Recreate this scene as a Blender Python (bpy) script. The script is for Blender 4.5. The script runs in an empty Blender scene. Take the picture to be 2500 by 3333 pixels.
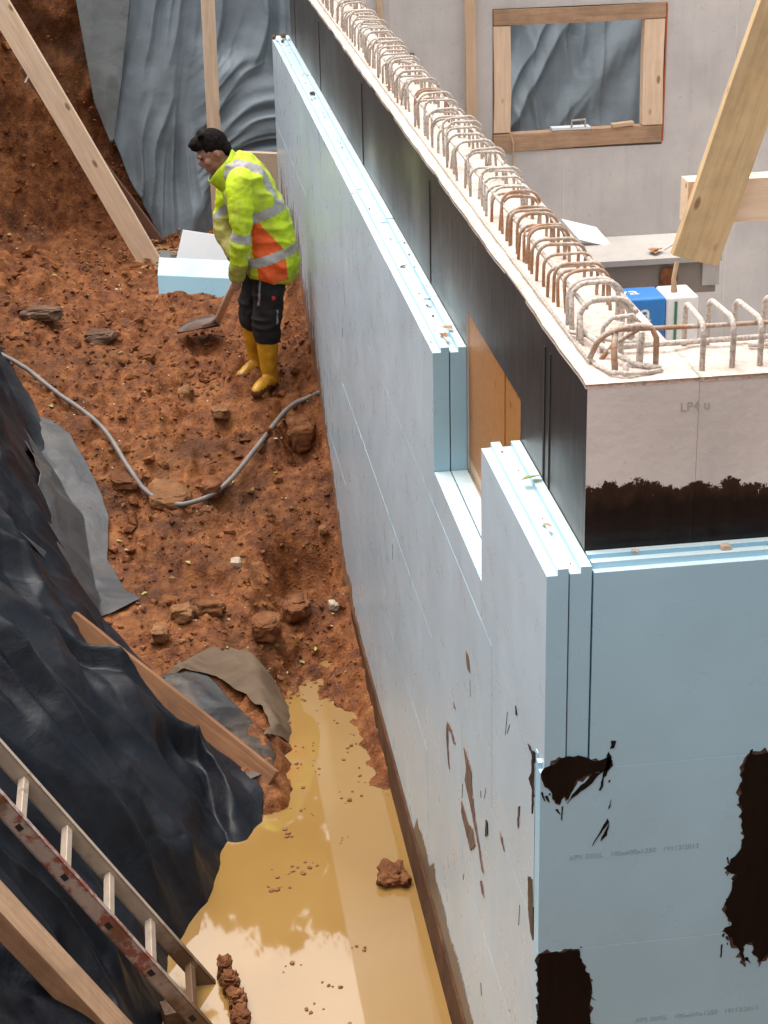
import bpy, bmesh, math, random
import numpy as np
from mathutils import Vector, Matrix
from mathutils.geometry import tessellate_polygon

# ------------------------------------------------------------------ camera, light, exposure
scene = bpy.context.scene
C = scene.collection
cam_data = bpy.data.cameras.new("camera"); cam = bpy.data.objects.new("camera", cam_data); C.objects.link(cam)
cam.location = (-0.9763, -4.3711, 4.4965)
cam.rotation_euler = (1.16792, 0.02261, -0.13395)
cam_data.sensor_fit = 'HORIZONTAL'; cam_data.sensor_width = 36.0; cam_data.lens = 36.0 * 6060.0 / 2500.0
cam_data.clip_start = 0.05; cam_data.clip_end = 400.0
scene.camera = cam

SUN_EL, SUN_AZ = math.radians(72), math.radians(-35)      # azimuth from +Y towards +X
world = bpy.data.worlds.new("World"); scene.world = world; world.use_nodes = True
wn = world.node_tree.nodes; wl = world.node_tree.links
for n in list(wn): wn.remove(n)
sky = wn.new('ShaderNodeTexSky'); sky.sky_type = 'NISHITA'; sky.sun_disc = False
sky.sun_elevation = SUN_EL; sky.sun_rotation = SUN_AZ; sky.air_density = 1.0; sky.dust_density = 6.0; sky.ozone_density = 1.0
hs = wn.new('ShaderNodeHueSaturation'); hs.inputs['Saturation'].default_value = 0.22
tint = wn.new('ShaderNodeMix'); tint.data_type = 'RGBA'; tint.blend_type = 'MULTIPLY'; tint.inputs[0].default_value = 1.0
tint.inputs[7].default_value = (1.02, 1.0, 0.975, 1)      # overcast veil, slightly warm
bg = wn.new('ShaderNodeBackground'); bg.inputs['Strength'].default_value = 0.15
wo = wn.new('ShaderNodeOutputWorld')
wl.new(sky.outputs[0], hs.inputs['Color']); wl.new(hs.outputs[0], tint.inputs[6]); wl.new(tint.outputs[2], bg.inputs['Color']); wl.new(bg.outputs[0], wo.inputs[0])
sun_data = bpy.data.lights.new("sun", 'SUN'); sun_data.energy = 1.5; sun_data.angle = math.radians(120); sun_data.color = (1.0, 0.955, 0.9)
sun = bpy.data.objects.new("sun", sun_data); C.objects.link(sun)
sd = Vector((math.sin(SUN_AZ) * math.cos(SUN_EL), math.cos(SUN_AZ) * math.cos(SUN_EL), math.sin(SUN_EL)))
sun.rotation_euler = sd.to_track_quat('Z', 'Y').to_euler()
scene.view_settings.view_transform = 'Standard'; scene.view_settings.look = 'None'
scene.view_settings.exposure = 0.92; scene.view_settings.gamma = 1.0
scene.render.engine = 'CYCLES'
try: scene.cycles.use_denoising = True
except Exception: pass
random.seed(7); rng = np.random.default_rng(11)

# ------------------------------------------------------------------ noise and terrain functions
# ---------- noise ----------
def _hash(ix, iy, iz, seed):
    h = (ix * 374761393 + iy * 668265263 + iz * 2147483647 + seed * 1274126177) & 0xFFFFFFFF
    h = ((h ^ (h >> 13)) * 1274126177) & 0xFFFFFFFF
    h = h ^ (h >> 16)
    return (h & 0xFFFF) / 32767.5 - 1.0
def vnoise(x, y, z=0.0, seed=0):
    x = np.asarray(x, float); y = np.asarray(y, float); z = np.zeros_like(x) + z
    xi = np.floor(x).astype(np.int64); yi = np.floor(y).astype(np.int64); zi = np.floor(z).astype(np.int64)
    fx = x - xi; fy = y - yi; fz = z - zi
    fx = fx * fx * (3 - 2 * fx); fy = fy * fy * (3 - 2 * fy); fz = fz * fz * (3 - 2 * fz)
    r = 0.0
    for dx in (0, 1):
        for dy in (0, 1):
            for dz in (0, 1):
                w = (fx if dx else 1 - fx) * (fy if dy else 1 - fy) * (fz if dz else 1 - fz)
                r = r + w * _hash(xi + dx, yi + dy, zi + dz, seed)
    return r
def fbm(x, y, z=0.0, octaves=4, seed=0, gain=0.5):
    r = 0.0; a = 1.0; f = 1.0; t = 0.0
    for o in range(octaves):
        r = r + a * vnoise(np.asarray(x) * f, np.asarray(y) * f, np.asarray(z) * f, seed + o * 17); t += a; a *= gain; f *= 2.03
    return r / t
def worley(x, y, seed=0, jit=0.9):
    """distances to the nearest and second nearest of jittered cell points"""
    x = np.asarray(x, float); y = np.asarray(y, float); xi = np.floor(x).astype(np.int64); yi = np.floor(y).astype(np.int64)
    f1 = np.full(x.shape, 9.0); f2 = np.full(x.shape, 9.0); rnd = np.zeros(x.shape)
    for dx in (-1, 0, 1):
        for dy in (-1, 0, 1):
            cx = xi + dx; cy = yi + dy; o = np.zeros_like(cx)
            px = cx + .5 + .5 * jit * _hash(cx, cy, o, seed); py = cy + .5 + .5 * jit * _hash(cx, cy, o + 1, seed + 5); d = np.hypot(x - px, y - py)
            near = d < f1; f2 = np.where(near, f1, np.minimum(f2, d)); rnd = np.where(near, _hash(cx, cy, o + 2, seed + 9), rnd); f1 = np.where(near, d, f1)
    return f1, f2, rnd
def sstep(a, b, v):
    t = np.clip((v - a) / (b - a), 0, 1); return t * t * (3 - 2 * t)
# ---------- terrain ----------
WATER_Z = -0.29
TOE = [(-1.12, -1.1), (-1.12, 0.8), (-1.12, 1.6), (-1.05, 2.2), (-0.88, 2.55), (-0.82, 3.0), (-0.95, 3.4), (-1.2, 3.9), (-1.35, 4.5),
       (-1.42, 5.2), (-1.48, 5.8), (-1.75, 6.4), (-2.05, 7.1), (-2.45, 7.9), (-2.5, 8.7), (-2.1, 9.35), (-1.5, 9.85), (-0.9, 10.12), (0.5, 10.15),
       (3.0, 10.2), (7.5, 10.2), (7.5, -1.1)]
def pit_dist(x, y):
    """signed distance to the toe polygon of the excavation, positive outside"""
    x = np.asarray(x, float); y = np.asarray(y, float)
    d = np.full(x.shape, 1e9); ins = np.zeros(x.shape, bool); n = len(TOE)
    for i in range(n):
        x0, y0 = TOE[i]; x1, y1 = TOE[(i + 1) % n]
        ex, ey = x1 - x0, y1 - y0
        t = np.clip(((x - x0) * ex + (y - y0) * ey) / (ex * ex + ey * ey), 0, 1)
        d = np.minimum(d, np.hypot(x - x0 - t * ex, y - y0 - t * ey))
        c = ((y0 > y) != (y1 > y)) & (x < (x1 - x0) * (y - y0) / (y1 - y0 + 1e-12) + x0)
        ins ^= c
    return np.where(ins, -d, d)
def floor_z(x, y):
    zin = np.interp(y, [-2, 4.1, 4.7, 5.1, 6, 6.9, 8, 9, 10, 12], [-.46, -.43, -.27, -.10, .27, .56, .72, .80, .82, .85])
    zw = np.interp(y, [3.0, 3.4, 4.2, 4.96, 5.3, 5.64, 5.98, 6.37, 6.68, 7.0, 7.4, 7.7, 8.0, 9.0], [-.46, -.26, -.2, -.10, -.03, .16, .4, .56, .74, .86, .94, 1.02, 1.07, 1.1])
    w = np.exp(np.minimum(x + 0.03, 0) / 0.17) * sstep(9.6, 9.1, y)
    z = zin + np.maximum(zw - zin, 0) * w
    z = z + 0.30 * np.clip((-1.0 - x) / 1.3, 0, 1.2) * sstep(6.3, 8.2, y)
    z = z + 0.21 * sstep(-.36, -.60, x) * sstep(2.9, 3.5, y) * sstep(5.6, 4.6, y)
    # pits dug beside the wall
    for (cx, cy, rx, ry, dp) in ((-0.22, 5.40, .19, .20, .26), (-0.13, 6.30, .13, .2, .14), (-.1, 7.0, .2, .3, .05), (-.22, 4.72, .12, .1, .06)):
        z = z - dp * np.exp(-(((x - cx) / rx) ** 2 + ((y - cy) / ry) ** 2) ** 2)
    return z
def ground_base(x, y):
    x = np.asarray(x, float); y = np.asarray(y, float)
    z = floor_z(x, y)
    d = pit_dist(x, y)
    steep = 1.42 + 1.48 * sstep(5.5, 8.3, y)
    top = 3.0 + 0.25 * sstep(8, 12, y)
    up = np.maximum(d, 0)
    z2 = z + steep * up
    z2 = np.where(y < -0.9, z + 1.75 * up, z2)
    k = 0.12
    m = np.minimum(z2, top)
    return np.where(d > 0, m, z)
def ground_detail(x, y):
    wx = x + .05 * fbm(x * 6, y * 6, 0, 3, 61); wy = y + .05 * fbm(x * 6, y * 6, 4.0, 3, 62)
    a1, a2, r1 = worley(wx * 4.2, wy * 3.4, 3); b1, b2, r2 = worley(wx * 10, wy * 8.5, 8)
    cl = np.clip((a2 - a1) * 2.2, 0, 1) ** .6 * (.35 + .65 * r1); cl2 = np.clip((b2 - b1) * 2.2, 0, 1) ** .6 * (.4 + .6 * r2)
    lump = .105 * np.maximum(cl, -.25) * np.clip(fbm(x * 1.3, y * 1.3, 2.0, 2, 15) + .55, 0, 1) + .022 * np.maximum(cl2, -.2)
    s = fbm(x * 1.6, y * 1.6, 3.1, 3, 5) * 0.055 + np.abs(fbm(x * 5, y * 5, 1.0, 3, 11)) * 0.05 - 0.015
    b = 1 - np.abs(vnoise(x * 7.5 + fbm(x * 3, y * 3, 0, 2, 3), y * 7.5, 2.0, 41)) * 2
    s = s + np.clip(b, -.6, 1) * .022 * (.5 + .8 * np.clip(fbm(x * 1.1, y * 1.1, 9.0, 2, 51) + .4, 0, 1))
    s = s + fbm(x * 17, y * 17, 0.0, 3, 23) * 0.026
    s = s + np.maximum(vnoise(x * 11, y * 11, 5.0, 31) - .35, 0) * 0.05
    d = pit_dist(x, y)
    under = sstep(-.30, -.12, d) * sstep(7.4, 6.8, y) * (1 - sstep(.9, 1.1, np.where((y > 4.95) & (d < -.2), 1.0, 0.0)))      # trodden flat where the sheets lie
    return (s + lump - .015) * (1 - .75 * under)
def ground_z(x, y):
    return ground_base(x, y) + ground_detail(x, y)

# ------------------------------------------------------------------ mesh helpers
def link(o, parent=None):
    C.objects.link(o)
    if parent is not None:
        o.parent = parent; o.matrix_parent_inverse = world_of(parent).inverted()
    return o
def world_of(o):
    w = Matrix.LocRotScale(o.location, o.rotation_euler, o.scale)
    return world_of(o.parent) @ o.matrix_parent_inverse @ w if o.parent else w
def mk(name, verts, faces, mat=None, parent=None, smooth=False, mats=None, midx=None):
    me = bpy.data.meshes.new(name)
    me.from_pydata([tuple(map(float, v)) for v in verts], [], [tuple(map(int, f)) for f in faces]); me.update()
    for m in (mats or ([mat] if mat else [])): me.materials.append(m)
    if midx is not None: me.polygons.foreach_set('material_index', np.asarray(midx, np.int32))
    if smooth: me.polygons.foreach_set('use_smooth', np.ones(len(me.polygons), bool))
    return link(bpy.data.objects.new(name, me), parent)
def tag(o, label=None, cat=None, group=None, kind=None):
    if label: o['label'] = label
    if cat: o['category'] = cat
    if group: o['group'] = group
    if kind: o['kind'] = kind
    return o
def empty(name, loc=(0, 0, 0)):
    o = bpy.data.objects.new(name, None); o.location = loc; o.empty_display_size = 0.1
    return link(o)
class MB:
    def __init__(s): s.v = []; s.f = []; s.m = []
    def add(s, verts, faces, mi=0):
        b = len(s.v); s.v.extend([tuple(map(float, p)) for p in verts]); s.f.extend([tuple(i + b for i in f) for f in faces]); s.m.extend([mi] * len(faces)); return s
    def box(s, x0, x1, y0, y1, z0, z1, mi=0):
        v = [(x0, y0, z0), (x1, y0, z0), (x1, y1, z0), (x0, y1, z0), (x0, y0, z1), (x1, y0, z1), (x1, y1, z1), (x0, y1, z1)]
        return s.add(v, [(0, 3, 2, 1), (4, 5, 6, 7), (0, 1, 5, 4), (1, 2, 6, 5), (2, 3, 7, 6), (3, 0, 4, 7)], mi)
    def obox(s, c, ax, ay, az, mi=0):
        c = Vector(c); ax = Vector(ax); ay = Vector(ay); az = Vector(az)
        v = [c + i * ax + j * ay + k * az for k in (-1, 1) for j in (-1, 1) for i in (-1, 1)]
        return s.add(v, [(0, 2, 3, 1), (4, 5, 7, 6), (0, 1, 5, 4), (1, 3, 7, 5), (3, 2, 6, 7), (2, 0, 4, 6)], mi)
    def tube(s, path, r, n=8, closed_ends=True, mi=0):
        P = [Vector(p) for p in path]; rr = [float(q) for q in r] if isinstance(r, (list, tuple)) else [float(r)] * len(P)
        up = Vector((0.123, 0.456, 0.88)).normalized(); rings = []; prev = None
        for i, p in enumerate(P):
            t = (P[min(i + 1, len(P) - 1)] - P[max(i - 1, 0)]).normalized()
            a = (prev - t * prev.dot(t)) if prev is not None else t.cross(up)
            if a.length < 1e-6: a = t.orthogonal()
            a.normalize(); b = t.cross(a); prev = a
            rings.append([p + rr[i] * (math.cos(2 * math.pi * k / n) * a + math.sin(2 * math.pi * k / n) * b) for k in range(n)])
        v = [q for ring in rings for q in ring]; f = []
        for i in range(len(P) - 1):
            for k in range(n): f.append((i * n + k, i * n + (k + 1) % n, (i + 1) * n + (k + 1) % n, (i + 1) * n + k))
        if closed_ends: f.append(tuple(range(n))[::-1]); f.append(tuple((len(P) - 1) * n + k for k in range(n)))
        return s.add(v, f, mi)
    def build(s, name, mat, parent=None, smooth=False, mats=None):
        return mk(name, s.v, s.f, mat, parent, smooth, mats, s.m if mats else None)
def bevel_obj(o, w, seg=1):
    bm = bmesh.new(); bm.from_mesh(o.data)
    bmesh.ops.recalc_face_normals(bm, faces=bm.faces)
    bmesh.ops.bevel(bm, geom=[e for e in bm.edges], offset=w, segments=seg, affect='EDGES', profile=0.5)
    bm.to_mesh(o.data); bm.free(); return o
def plank(name, p0, p1, wdir, width, thick, mat, parent=None, bev=0.003, seed=0, twist=0.0):
    """board from p0 to p1 (centre line), `wdir` gives the direction of its width"""
    p0 = Vector(p0); p1 = Vector(p1); d = p1 - p0; L = d.length; d.normalize()
    w = Vector(wdir); w = (w - d * w.dot(d)).normalized(); t = d.cross(w)
    n = max(2, int(L / 0.25)); r = random.Random(seed); v = []; f = []
    for i in range(n + 1):
        a = i / n; c = p0 + d * (a * L) + t * (0.006 * math.sin(a * 3 + seed)) + w * (0.004 * math.sin(a * 5 + seed * 2))
        ww = w * math.cos(twist * a) + t * math.sin(twist * a); tt = t * math.cos(twist * a) - w * math.sin(twist * a)
        j = 1 + r.uniform(-.012, .012)
        for sx, sy in ((-1, -1), (1, -1), (1, 1), (-1, 1)): v.append(c + ww * (sx * width / 2 * j) + tt * (sy * thick / 2))
    for i in range(n):
        for k in range(4): f.append((i * 4 + k, i * 4 + (k + 1) % 4, (i + 1) * 4 + (k + 1) % 4, (i + 1) * 4 + k))
    f.append((3, 2, 1, 0)); f.append((n * 4, n * 4 + 1, n * 4 + 2, n * 4 + 3))
    o = mk(name, v, f, mat, parent)
    bm = bmesh.new(); bm.from_mesh(o.data); bmesh.ops.recalc_face_normals(bm, faces=bm.faces)
    es = [e for e in bm.edges if len(e.link_faces) == 2 and e.calc_face_angle(0) > 0.8]
    bmesh.ops.bevel(bm, geom=es, offset=bev, segments=2, affect='EDGES', profile=0.6); bm.to_mesh(o.data); bm.free()
    # grain axis: store the long coordinate in a uv-like attribute pair
    co = np.empty(len(o.data.vertices) * 3); o.data.vertices.foreach_get('co', co); co = co.reshape(-1, 3) - np.array(p0)
    g = np.stack([co @ np.array(d) + seed * 3.7, co @ np.array(w) + seed, co @ np.array(t)], 1)
    at = o.data.attributes.new('grain', 'FLOAT_VECTOR', 'POINT'); at.data.foreach_set('vector', g.astype(np.float32).ravel())
    return o
def grid_faces(nu, nv):
    i, j = np.meshgrid(np.arange(nu - 1), np.arange(nv - 1), indexing='ij'); a = (i * nv + j).ravel()
    return np.stack([a, a + nv, a + nv + 1, a + 1], 1)
def mk_np(name, V, F, mat, parent=None, smooth=True, mats=None, midx=None):
    me = bpy.data.meshes.new(name); V = np.asarray(V, np.float32); F = np.asarray(F, np.int32); k = F.shape[1]
    me.vertices.add(len(V)); me.vertices.foreach_set('co', V.ravel())
    me.loops.add(F.size); me.loops.foreach_set('vertex_index', F.ravel())
    me.polygons.add(len(F)); me.polygons.foreach_set('loop_start', np.arange(0, F.size, k, dtype=np.int32)); me.polygons.foreach_set('loop_total', np.full(len(F), k, np.int32))
    me.update(calc_edges=True); me.validate()
    for m in (mats or [mat]): me.materials.append(m)
    if midx is not None: me.polygons.foreach_set('material_index', np.asarray(midx, np.int32))
    me.polygons.foreach_set('use_smooth', np.full(len(me.polygons), smooth, bool))
    return link(bpy.data.objects.new(name, me), parent)
def sheet_solid(o, th):
    m = o.modifiers.new('thickness', 'SOLIDIFY'); m.thickness = th; m.offset = 0.0; return o
ICO = None
def ico_data(sub):
    bm = bmesh.new(); bmesh.ops.create_icosphere(bm, subdivisions=sub, radius=1.0)
    v = np.array([x.co[:] for x in bm.verts]); bm.verts.index_update(); f = np.array([[q.index for q in x.verts] for x in bm.faces]); bm.free(); return v, f

# ------------------------------------------------------------------ materials
def new_mat(name):
    m = bpy.data.materials.new(name); m.use_nodes = True; nt = m.node_tree
    return m, nt, nt.nodes, nt.links, nt.nodes['Principled BSDF']
def N(nt, t, **k):
    n = nt.nodes.new(t)
    for a, b in k.items(): setattr(n, a, b)
    return n
def coord(nt, which='Object', scale=(1, 1, 1), attr=None):
    mp = N(nt, 'ShaderNodeMapping'); mp.inputs['Scale'].default_value = scale
    if attr:
        a = N(nt, 'ShaderNodeAttribute', attribute_name=attr); nt.links.new(a.outputs['Vector'], mp.inputs[0])
    else:
        tc = N(nt, 'ShaderNodeTexCoord'); nt.links.new(tc.outputs[which], mp.inputs[0])
    return mp.outputs[0]
def noise(nt, vec, scale, detail=4, rough=0.55, dist=0.0):
    n = N(nt, 'ShaderNodeTexNoise'); n.inputs['Scale'].default_value = scale; n.inputs['Detail'].default_value = detail
    n.inputs['Roughness'].default_value = rough; n.inputs['Distortion'].default_value = dist; nt.links.new(vec, n.inputs['Vector']); return n.outputs['Fac']
def ramp(nt, fac, stops, interp='LINEAR'):
    r = N(nt, 'ShaderNodeValToRGB'); e = r.color_ramp.elements; r.color_ramp.interpolation = interp
    while len(e) > 1: e.remove(e[-1])
    e[0].position = stops[0][0]; c = stops[0][1]; e[0].color = c if len(c) == 4 else (*c, 1)
    for p, c in stops[1:]:
        x = e.new(p); x.color = c if len(c) == 4 else (*c, 1)
    nt.links.new(fac, r.inputs[0]); return r.outputs[0]
def mix(nt, fac, a, b, blend='MIX'):
    m = N(nt, 'ShaderNodeMix', data_type='RGBA', blend_type=blend)
    for sock, v in ((m.inputs[0], fac), (m.inputs[6], a), (m.inputs[7], b)):
        if isinstance(v, (int, float)): sock.default_value = v
        elif isinstance(v, tuple): sock.default_value = v if len(v) == 4 else (*v, 1)
        else: nt.links.new(v, sock)
    return m.outputs[2]
def math_n(nt, op, a, b=None, clamp=False):
    m = N(nt, 'ShaderNodeMath', operation=op); m.use_clamp = clamp
    for i, v in enumerate((a, b)):
        if v is None: continue
        if isinstance(v, (int, float)): m.inputs[i].default_value = v
        else: nt.links.new(v, m.inputs[i])
    return m.outputs[0]
def bump(nt, h, strength, dist, normal=None):
    b = N(nt, 'ShaderNodeBump'); b.inputs['Strength'].default_value = strength; b.inputs['Distance'].default_value = dist
    nt.links.new(h, b.inputs['Height'])
    if normal is not None: nt.links.new(normal, b.inputs['Normal'])
    return b.outputs[0]
def sepz(nt, vec, i=2):
    s = N(nt, 'ShaderNodeSeparateXYZ'); nt.links.new(vec, s.inputs[0]); return s.outputs[i]
W3 = (0, 0, 0); 
def m_soil():
    m, nt, nd, ln, p = new_mat('wet_clay_soil'); v = coord(nt)
    a = noise(nt, v, 2.3, 6, .6); b = noise(nt, v, 14, 6, .62); c = noise(nt, v, 55, 4, .6)
    col = ramp(nt, a, [(.28, (.045, .0125, .0037)), (.43, (.145, .043, .011)), (.56, (.23, .077, .021)), (.70, (.35, .15, .054))])
    col2 = ramp(nt, b, [(.34, (.034, .0095, .0028)), (.48, (.155, .046, .012)), (.64, (.36, .15, .054))])
    col = mix(nt, .5, col, col2)
    col = mix(nt, ramp(nt, c, [(.62, W3), (.74, (1, 1, 1))]), col, (.32, .18, .10))
    wet = noise(nt, v, 1.15, 4, .6, .8)
    col = mix(nt, ramp(nt, wet, [(.52, W3), (.68, (.78,) * 3)]), col, (.05, .017, .006)); p.inputs['Specular IOR Level'].default_value = .22
    ln.new(col, p.inputs['Base Color'])
    ln.new(ramp(nt, b, [(.3, (.38,) * 3), (.7, (.85,) * 3)]), p.inputs['Roughness'])
    h = math_n(nt, 'ADD', math_n(nt, 'MULTIPLY', b, 1.2), math_n(nt, 'MULTIPLY', c, .6))
    ln.new(bump(nt, h, .9, .02), p.inputs['Normal']); return m
def m_stone(name, dark, mid, light, sc=9):
    m, nt, nd, ln, p = new_mat(name); v = coord(nt); a = noise(nt, v, sc, 6, .65)
    ln.new(ramp(nt, a, [(.3, dark), (.52, mid), (.75, light)]), p.inputs['Base Color']); p.inputs['Roughness'].default_value = .8; p.inputs['Specular IOR Level'].default_value = .25
    ln.new(bump(nt, noise(nt, v, sc * 5, 5, .6), .6, .01), p.inputs['Normal']); return m
def m_water():
    m, nt, nd, ln, p = new_mat('muddy_water'); v = coord(nt)
    a = noise(nt, v, 1.1, 3, .5, .4)
    ln.new(ramp(nt, a, [(.3, (.265, .148, .042)), (.7, (.32, .188, .062))]), p.inputs['Base Color'])
    p.inputs['Roughness'].default_value = .028; p.inputs['IOR'].default_value = 1.85
    ln.new(bump(nt, noise(nt, v, 3.0, 2, .4), .02, .02), p.inputs['Normal']); return m
def m_xps(name='blue_foam', base=(.335, .575, .71), seed=0.0):
    m, nt, nd, ln, p = new_mat(name); v = coord(nt)
    a = noise(nt, v, 1.4, 5, .6); sk = noise(nt, coord(nt, scale=(9, .7, 2.0)), 7, 4, .6)
    b = tuple(base); lo = tuple(x * .9 for x in b); hi = tuple(min(1, x * 1.07) for x in b)
    col = ramp(nt, a, [(.3, lo), (.7, hi)])
    col = mix(nt, ramp(nt, sk, [(.60, W3), (.72, (.03,) * 3)]), col, (.60, .62, .63))
    ln.new(col, p.inputs['Base Color'])
    ln.new(ramp(nt, noise(nt, v, 6, 4, .6), [(.3, (.24,) * 3), (.7, (.40,) * 3)]), p.inputs['Roughness'])
    h = math_n(nt, 'ADD', noise(nt, v, 3, 3, .5), math_n(nt, 'MULTIPLY', noise(nt, v, 180, 2, .5), .08))
    ln.new(bump(nt, h, .16, .01), p.inputs['Normal']); return m
def m_bitumen(name='bitumen', mud=0.0, spec=.95):
    m, nt, nd, ln, p = new_mat(name); v = coord(nt, scale=(6, 6, .8)); v0 = coord(nt)
    s = noise(nt, v, 5, 6, .65); a = noise(nt, v0, 1.2, 4, .55)
    col = ramp(nt, s, [(.3, (.004, .0035, .0035)), (.65, (.008, .0065, .006)), (.85, (.02, .015, .012))])
    if spec > .9:      # silvery sky sheen painted into the colour as grey brushed streaks
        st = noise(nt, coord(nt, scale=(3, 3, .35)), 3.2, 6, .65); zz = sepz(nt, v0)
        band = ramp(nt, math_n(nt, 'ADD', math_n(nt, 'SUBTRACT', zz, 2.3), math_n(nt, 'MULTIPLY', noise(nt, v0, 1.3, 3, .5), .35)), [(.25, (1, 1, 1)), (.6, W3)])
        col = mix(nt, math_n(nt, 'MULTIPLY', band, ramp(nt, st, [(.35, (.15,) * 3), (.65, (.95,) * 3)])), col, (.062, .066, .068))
    if mud: col = mix(nt, ramp(nt, a, [(.4, W3), (.65, (mud,) * 3)]), col, (.15, .08, .042))
    ln.new(col, p.inputs['Base Color']); ln.new(ramp(nt, a, [(.3, (.28,) * 3), (.7, (.5,) * 3)]), p.inputs['Roughness']); p.inputs['Specular IOR Level'].default_value = spec
    s = math_n(nt, 'ADD', math_n(nt, 'MULTIPLY', s, .45), math_n(nt, 'MULTIPLY', noise(nt, v0, 5, 4, .55), .9))
    ln.new(bump(nt, s, .3, .012), p.inputs['Normal']); return m
def m_concrete(name='cast_concrete', coated=False, tintc=(.64, .61, .575), zc=2.60):
    m, nt, nd, ln, p = new_mat(name); v = coord(nt)
    a = noise(nt, v, 1.7, 6, .6); s = noise(nt, coord(nt, scale=(5, 5, .5)), 2.5, 5, .6); d = noise(nt, v, 38, 3, .5)
    t = tintc; p.inputs['Specular IOR Level'].default_value = .25
    col = ramp(nt, a, [(.3, tuple(x * .82 for x in t)), (.55, t), (.75, tuple(min(1, x * 1.12) for x in t))])
    col = mix(nt, ramp(nt, s, [(.30, (.28,) * 3), (.48, W3)]), col, tuple(x * .68 for x in t))
    col = mix(nt, ramp(nt, d, [(.66, W3), (.74, (.35,) * 3)]), col, tuple(x * .55 for x in t))
    rough = .8; hb = math_n(nt, 'ADD', d, a)
    if coated:
        z = sepz(nt, v); e = noise(nt, coord(nt, scale=(5, 5, 4)), 2.6, 12, .78)
        lim = math_n(nt, 'ADD', z, math_n(nt, 'ADD', math_n(nt, 'MULTIPLY', math_n(nt, 'SUBTRACT', e, .5), .17), math_n(nt, 'MULTIPLY', math_n(nt, 'SUBTRACT', noise(nt, v, 4.5, 2, .5), .5), .16)))
        k = math_n(nt, 'LESS_THAN', lim, zc)
        spk = ramp(nt, noise(nt, coord(nt, scale=(30, 30, 9)), 2.0, 5, .7), [(.66, (1, 1, 1)), (.68, W3)], 'CONSTANT')
        nearedge = math_n(nt, 'GREATER_THAN', lim, zc - .06)
        k2 = math_n(nt, 'MULTIPLY', k, math_n(nt, 'MAXIMUM', spk, math_n(nt, 'SUBTRACT', 1.0, nearedge)))
        blk = ramp(nt, noise(nt, coord(nt, scale=(7, 7, .8)), 3, 5, .6), [(.3, (.004, .0035, .0035)), (.75, (.011, .008, .007))])
        film = ramp(nt, math_n(nt, 'SUBTRACT', lim, zc - .10), [(.045, W3), (.10, (.7,) * 3)])
        blk = mix(nt, film, blk, (.05, .026, .017))
        col = mix(nt, k2, col, blk); r = N(nt, 'ShaderNodeMix'); r.inputs[2].default_value = .8; r.inputs[3].default_value = .34; ln.new(k2, r.inputs[0]); ln.new(r.outputs[0], p.inputs['Roughness'])
    else: p.inputs['Roughness'].default_value = rough
    ln.new(col, p.inputs['Base Color']); ln.new(bump(nt, hb, .35, .006), p.inputs['Normal']); return m
def m_rough_top():
    m, nt, nd, ln, p = new_mat('rough_concrete_top'); v = coord(nt)
    a = noise(nt, v, 5, 6, .65); d = noise(nt, v, 60, 4, .6)
    col = ramp(nt, a, [(.28, (.44, .36, .305)), (.5, (.65, .55, .48)), (.7, (.74, .64, .57))])
    col = mix(nt, ramp(nt, d, [(.3, (.6,) * 3), (.45, W3)]), col, (.30, .235, .19))
    ln.new(col, p.inputs['Base Color']); p.inputs['Roughness'].default_value = .9
    ln.new(bump(nt, math_n(nt, 'ADD', a, d), .8, .012), p.inputs['Normal']); return m
def m_wood(name, dark, light, knots=(.22, .10, .04), rough=.62, dirt=0.0, attr='grain'):
    m, nt, nd, ln, p = new_mat(name)
    v = coord(nt, scale=(1.2, 16, 16), attr=attr) if attr else coord(nt, scale=(1.2, 16, 16))
    v1 = coord(nt, scale=(2.2, 5, 5), attr=attr) if attr else coord(nt, scale=(2.2, 5, 5))
    a = noise(nt, v, 2.6, 5, .6, .6); kn = N(nt, 'ShaderNodeTexVoronoi'); kn.inputs['Scale'].default_value = 1.5; ln.new(v1, kn.inputs['Vector'])
    col = ramp(nt, a, [(.3, dark), (.7, light)])
    col = mix(nt, ramp(nt, kn.outputs['Distance'], [(.07, (.85,) * 3), (.13, W3)]), col, knots)
    g = noise(nt, coord(nt), 3.5, 5, .65)
    col = mix(nt, ramp(nt, g, [(.45, W3), (.72, (dirt + .12,) * 3)]), col, (.13, .075, .045))
    ln.new(col, p.inputs['Base Color']); p.inputs['Roughness'].default_value = rough
    ln.new(bump(nt, a, .3, .004), p.inputs['Normal']); return m
def m_plastic_sheet(name, base, rough=.34, dust=.25, dustcol=(.22, .20, .19), coat=.0):
    m, nt, nd, ln, p = new_mat(name); v = coord(nt)
    a = noise(nt, v, 1.6, 6, .62); b = noise(nt, v, 9, 6, .7)
    k = math_n(nt, 'MULTIPLY', ramp(nt, a, [(.42, W3), (.75, (1, 1, 1))]), ramp(nt, b, [(.35, W3), (.75, (dust * 2,) * 3)]))
    ln.new(mix(nt, k, base, dustcol), p.inputs['Base Color'])
    ln.new(ramp(nt, b, [(.3, (rough,) * 3), (.75, (min(1, rough + .22),) * 3)]), p.inputs['Roughness'])
    p.inputs['IOR'].default_value = 1.36
    ln.new(bump(nt, math_n(nt, 'ADD', noise(nt, v, 5, 4, .55, .6), math_n(nt, 'MULTIPLY', b, .3)), .35, .03), p.inputs['Normal']); return m
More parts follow.
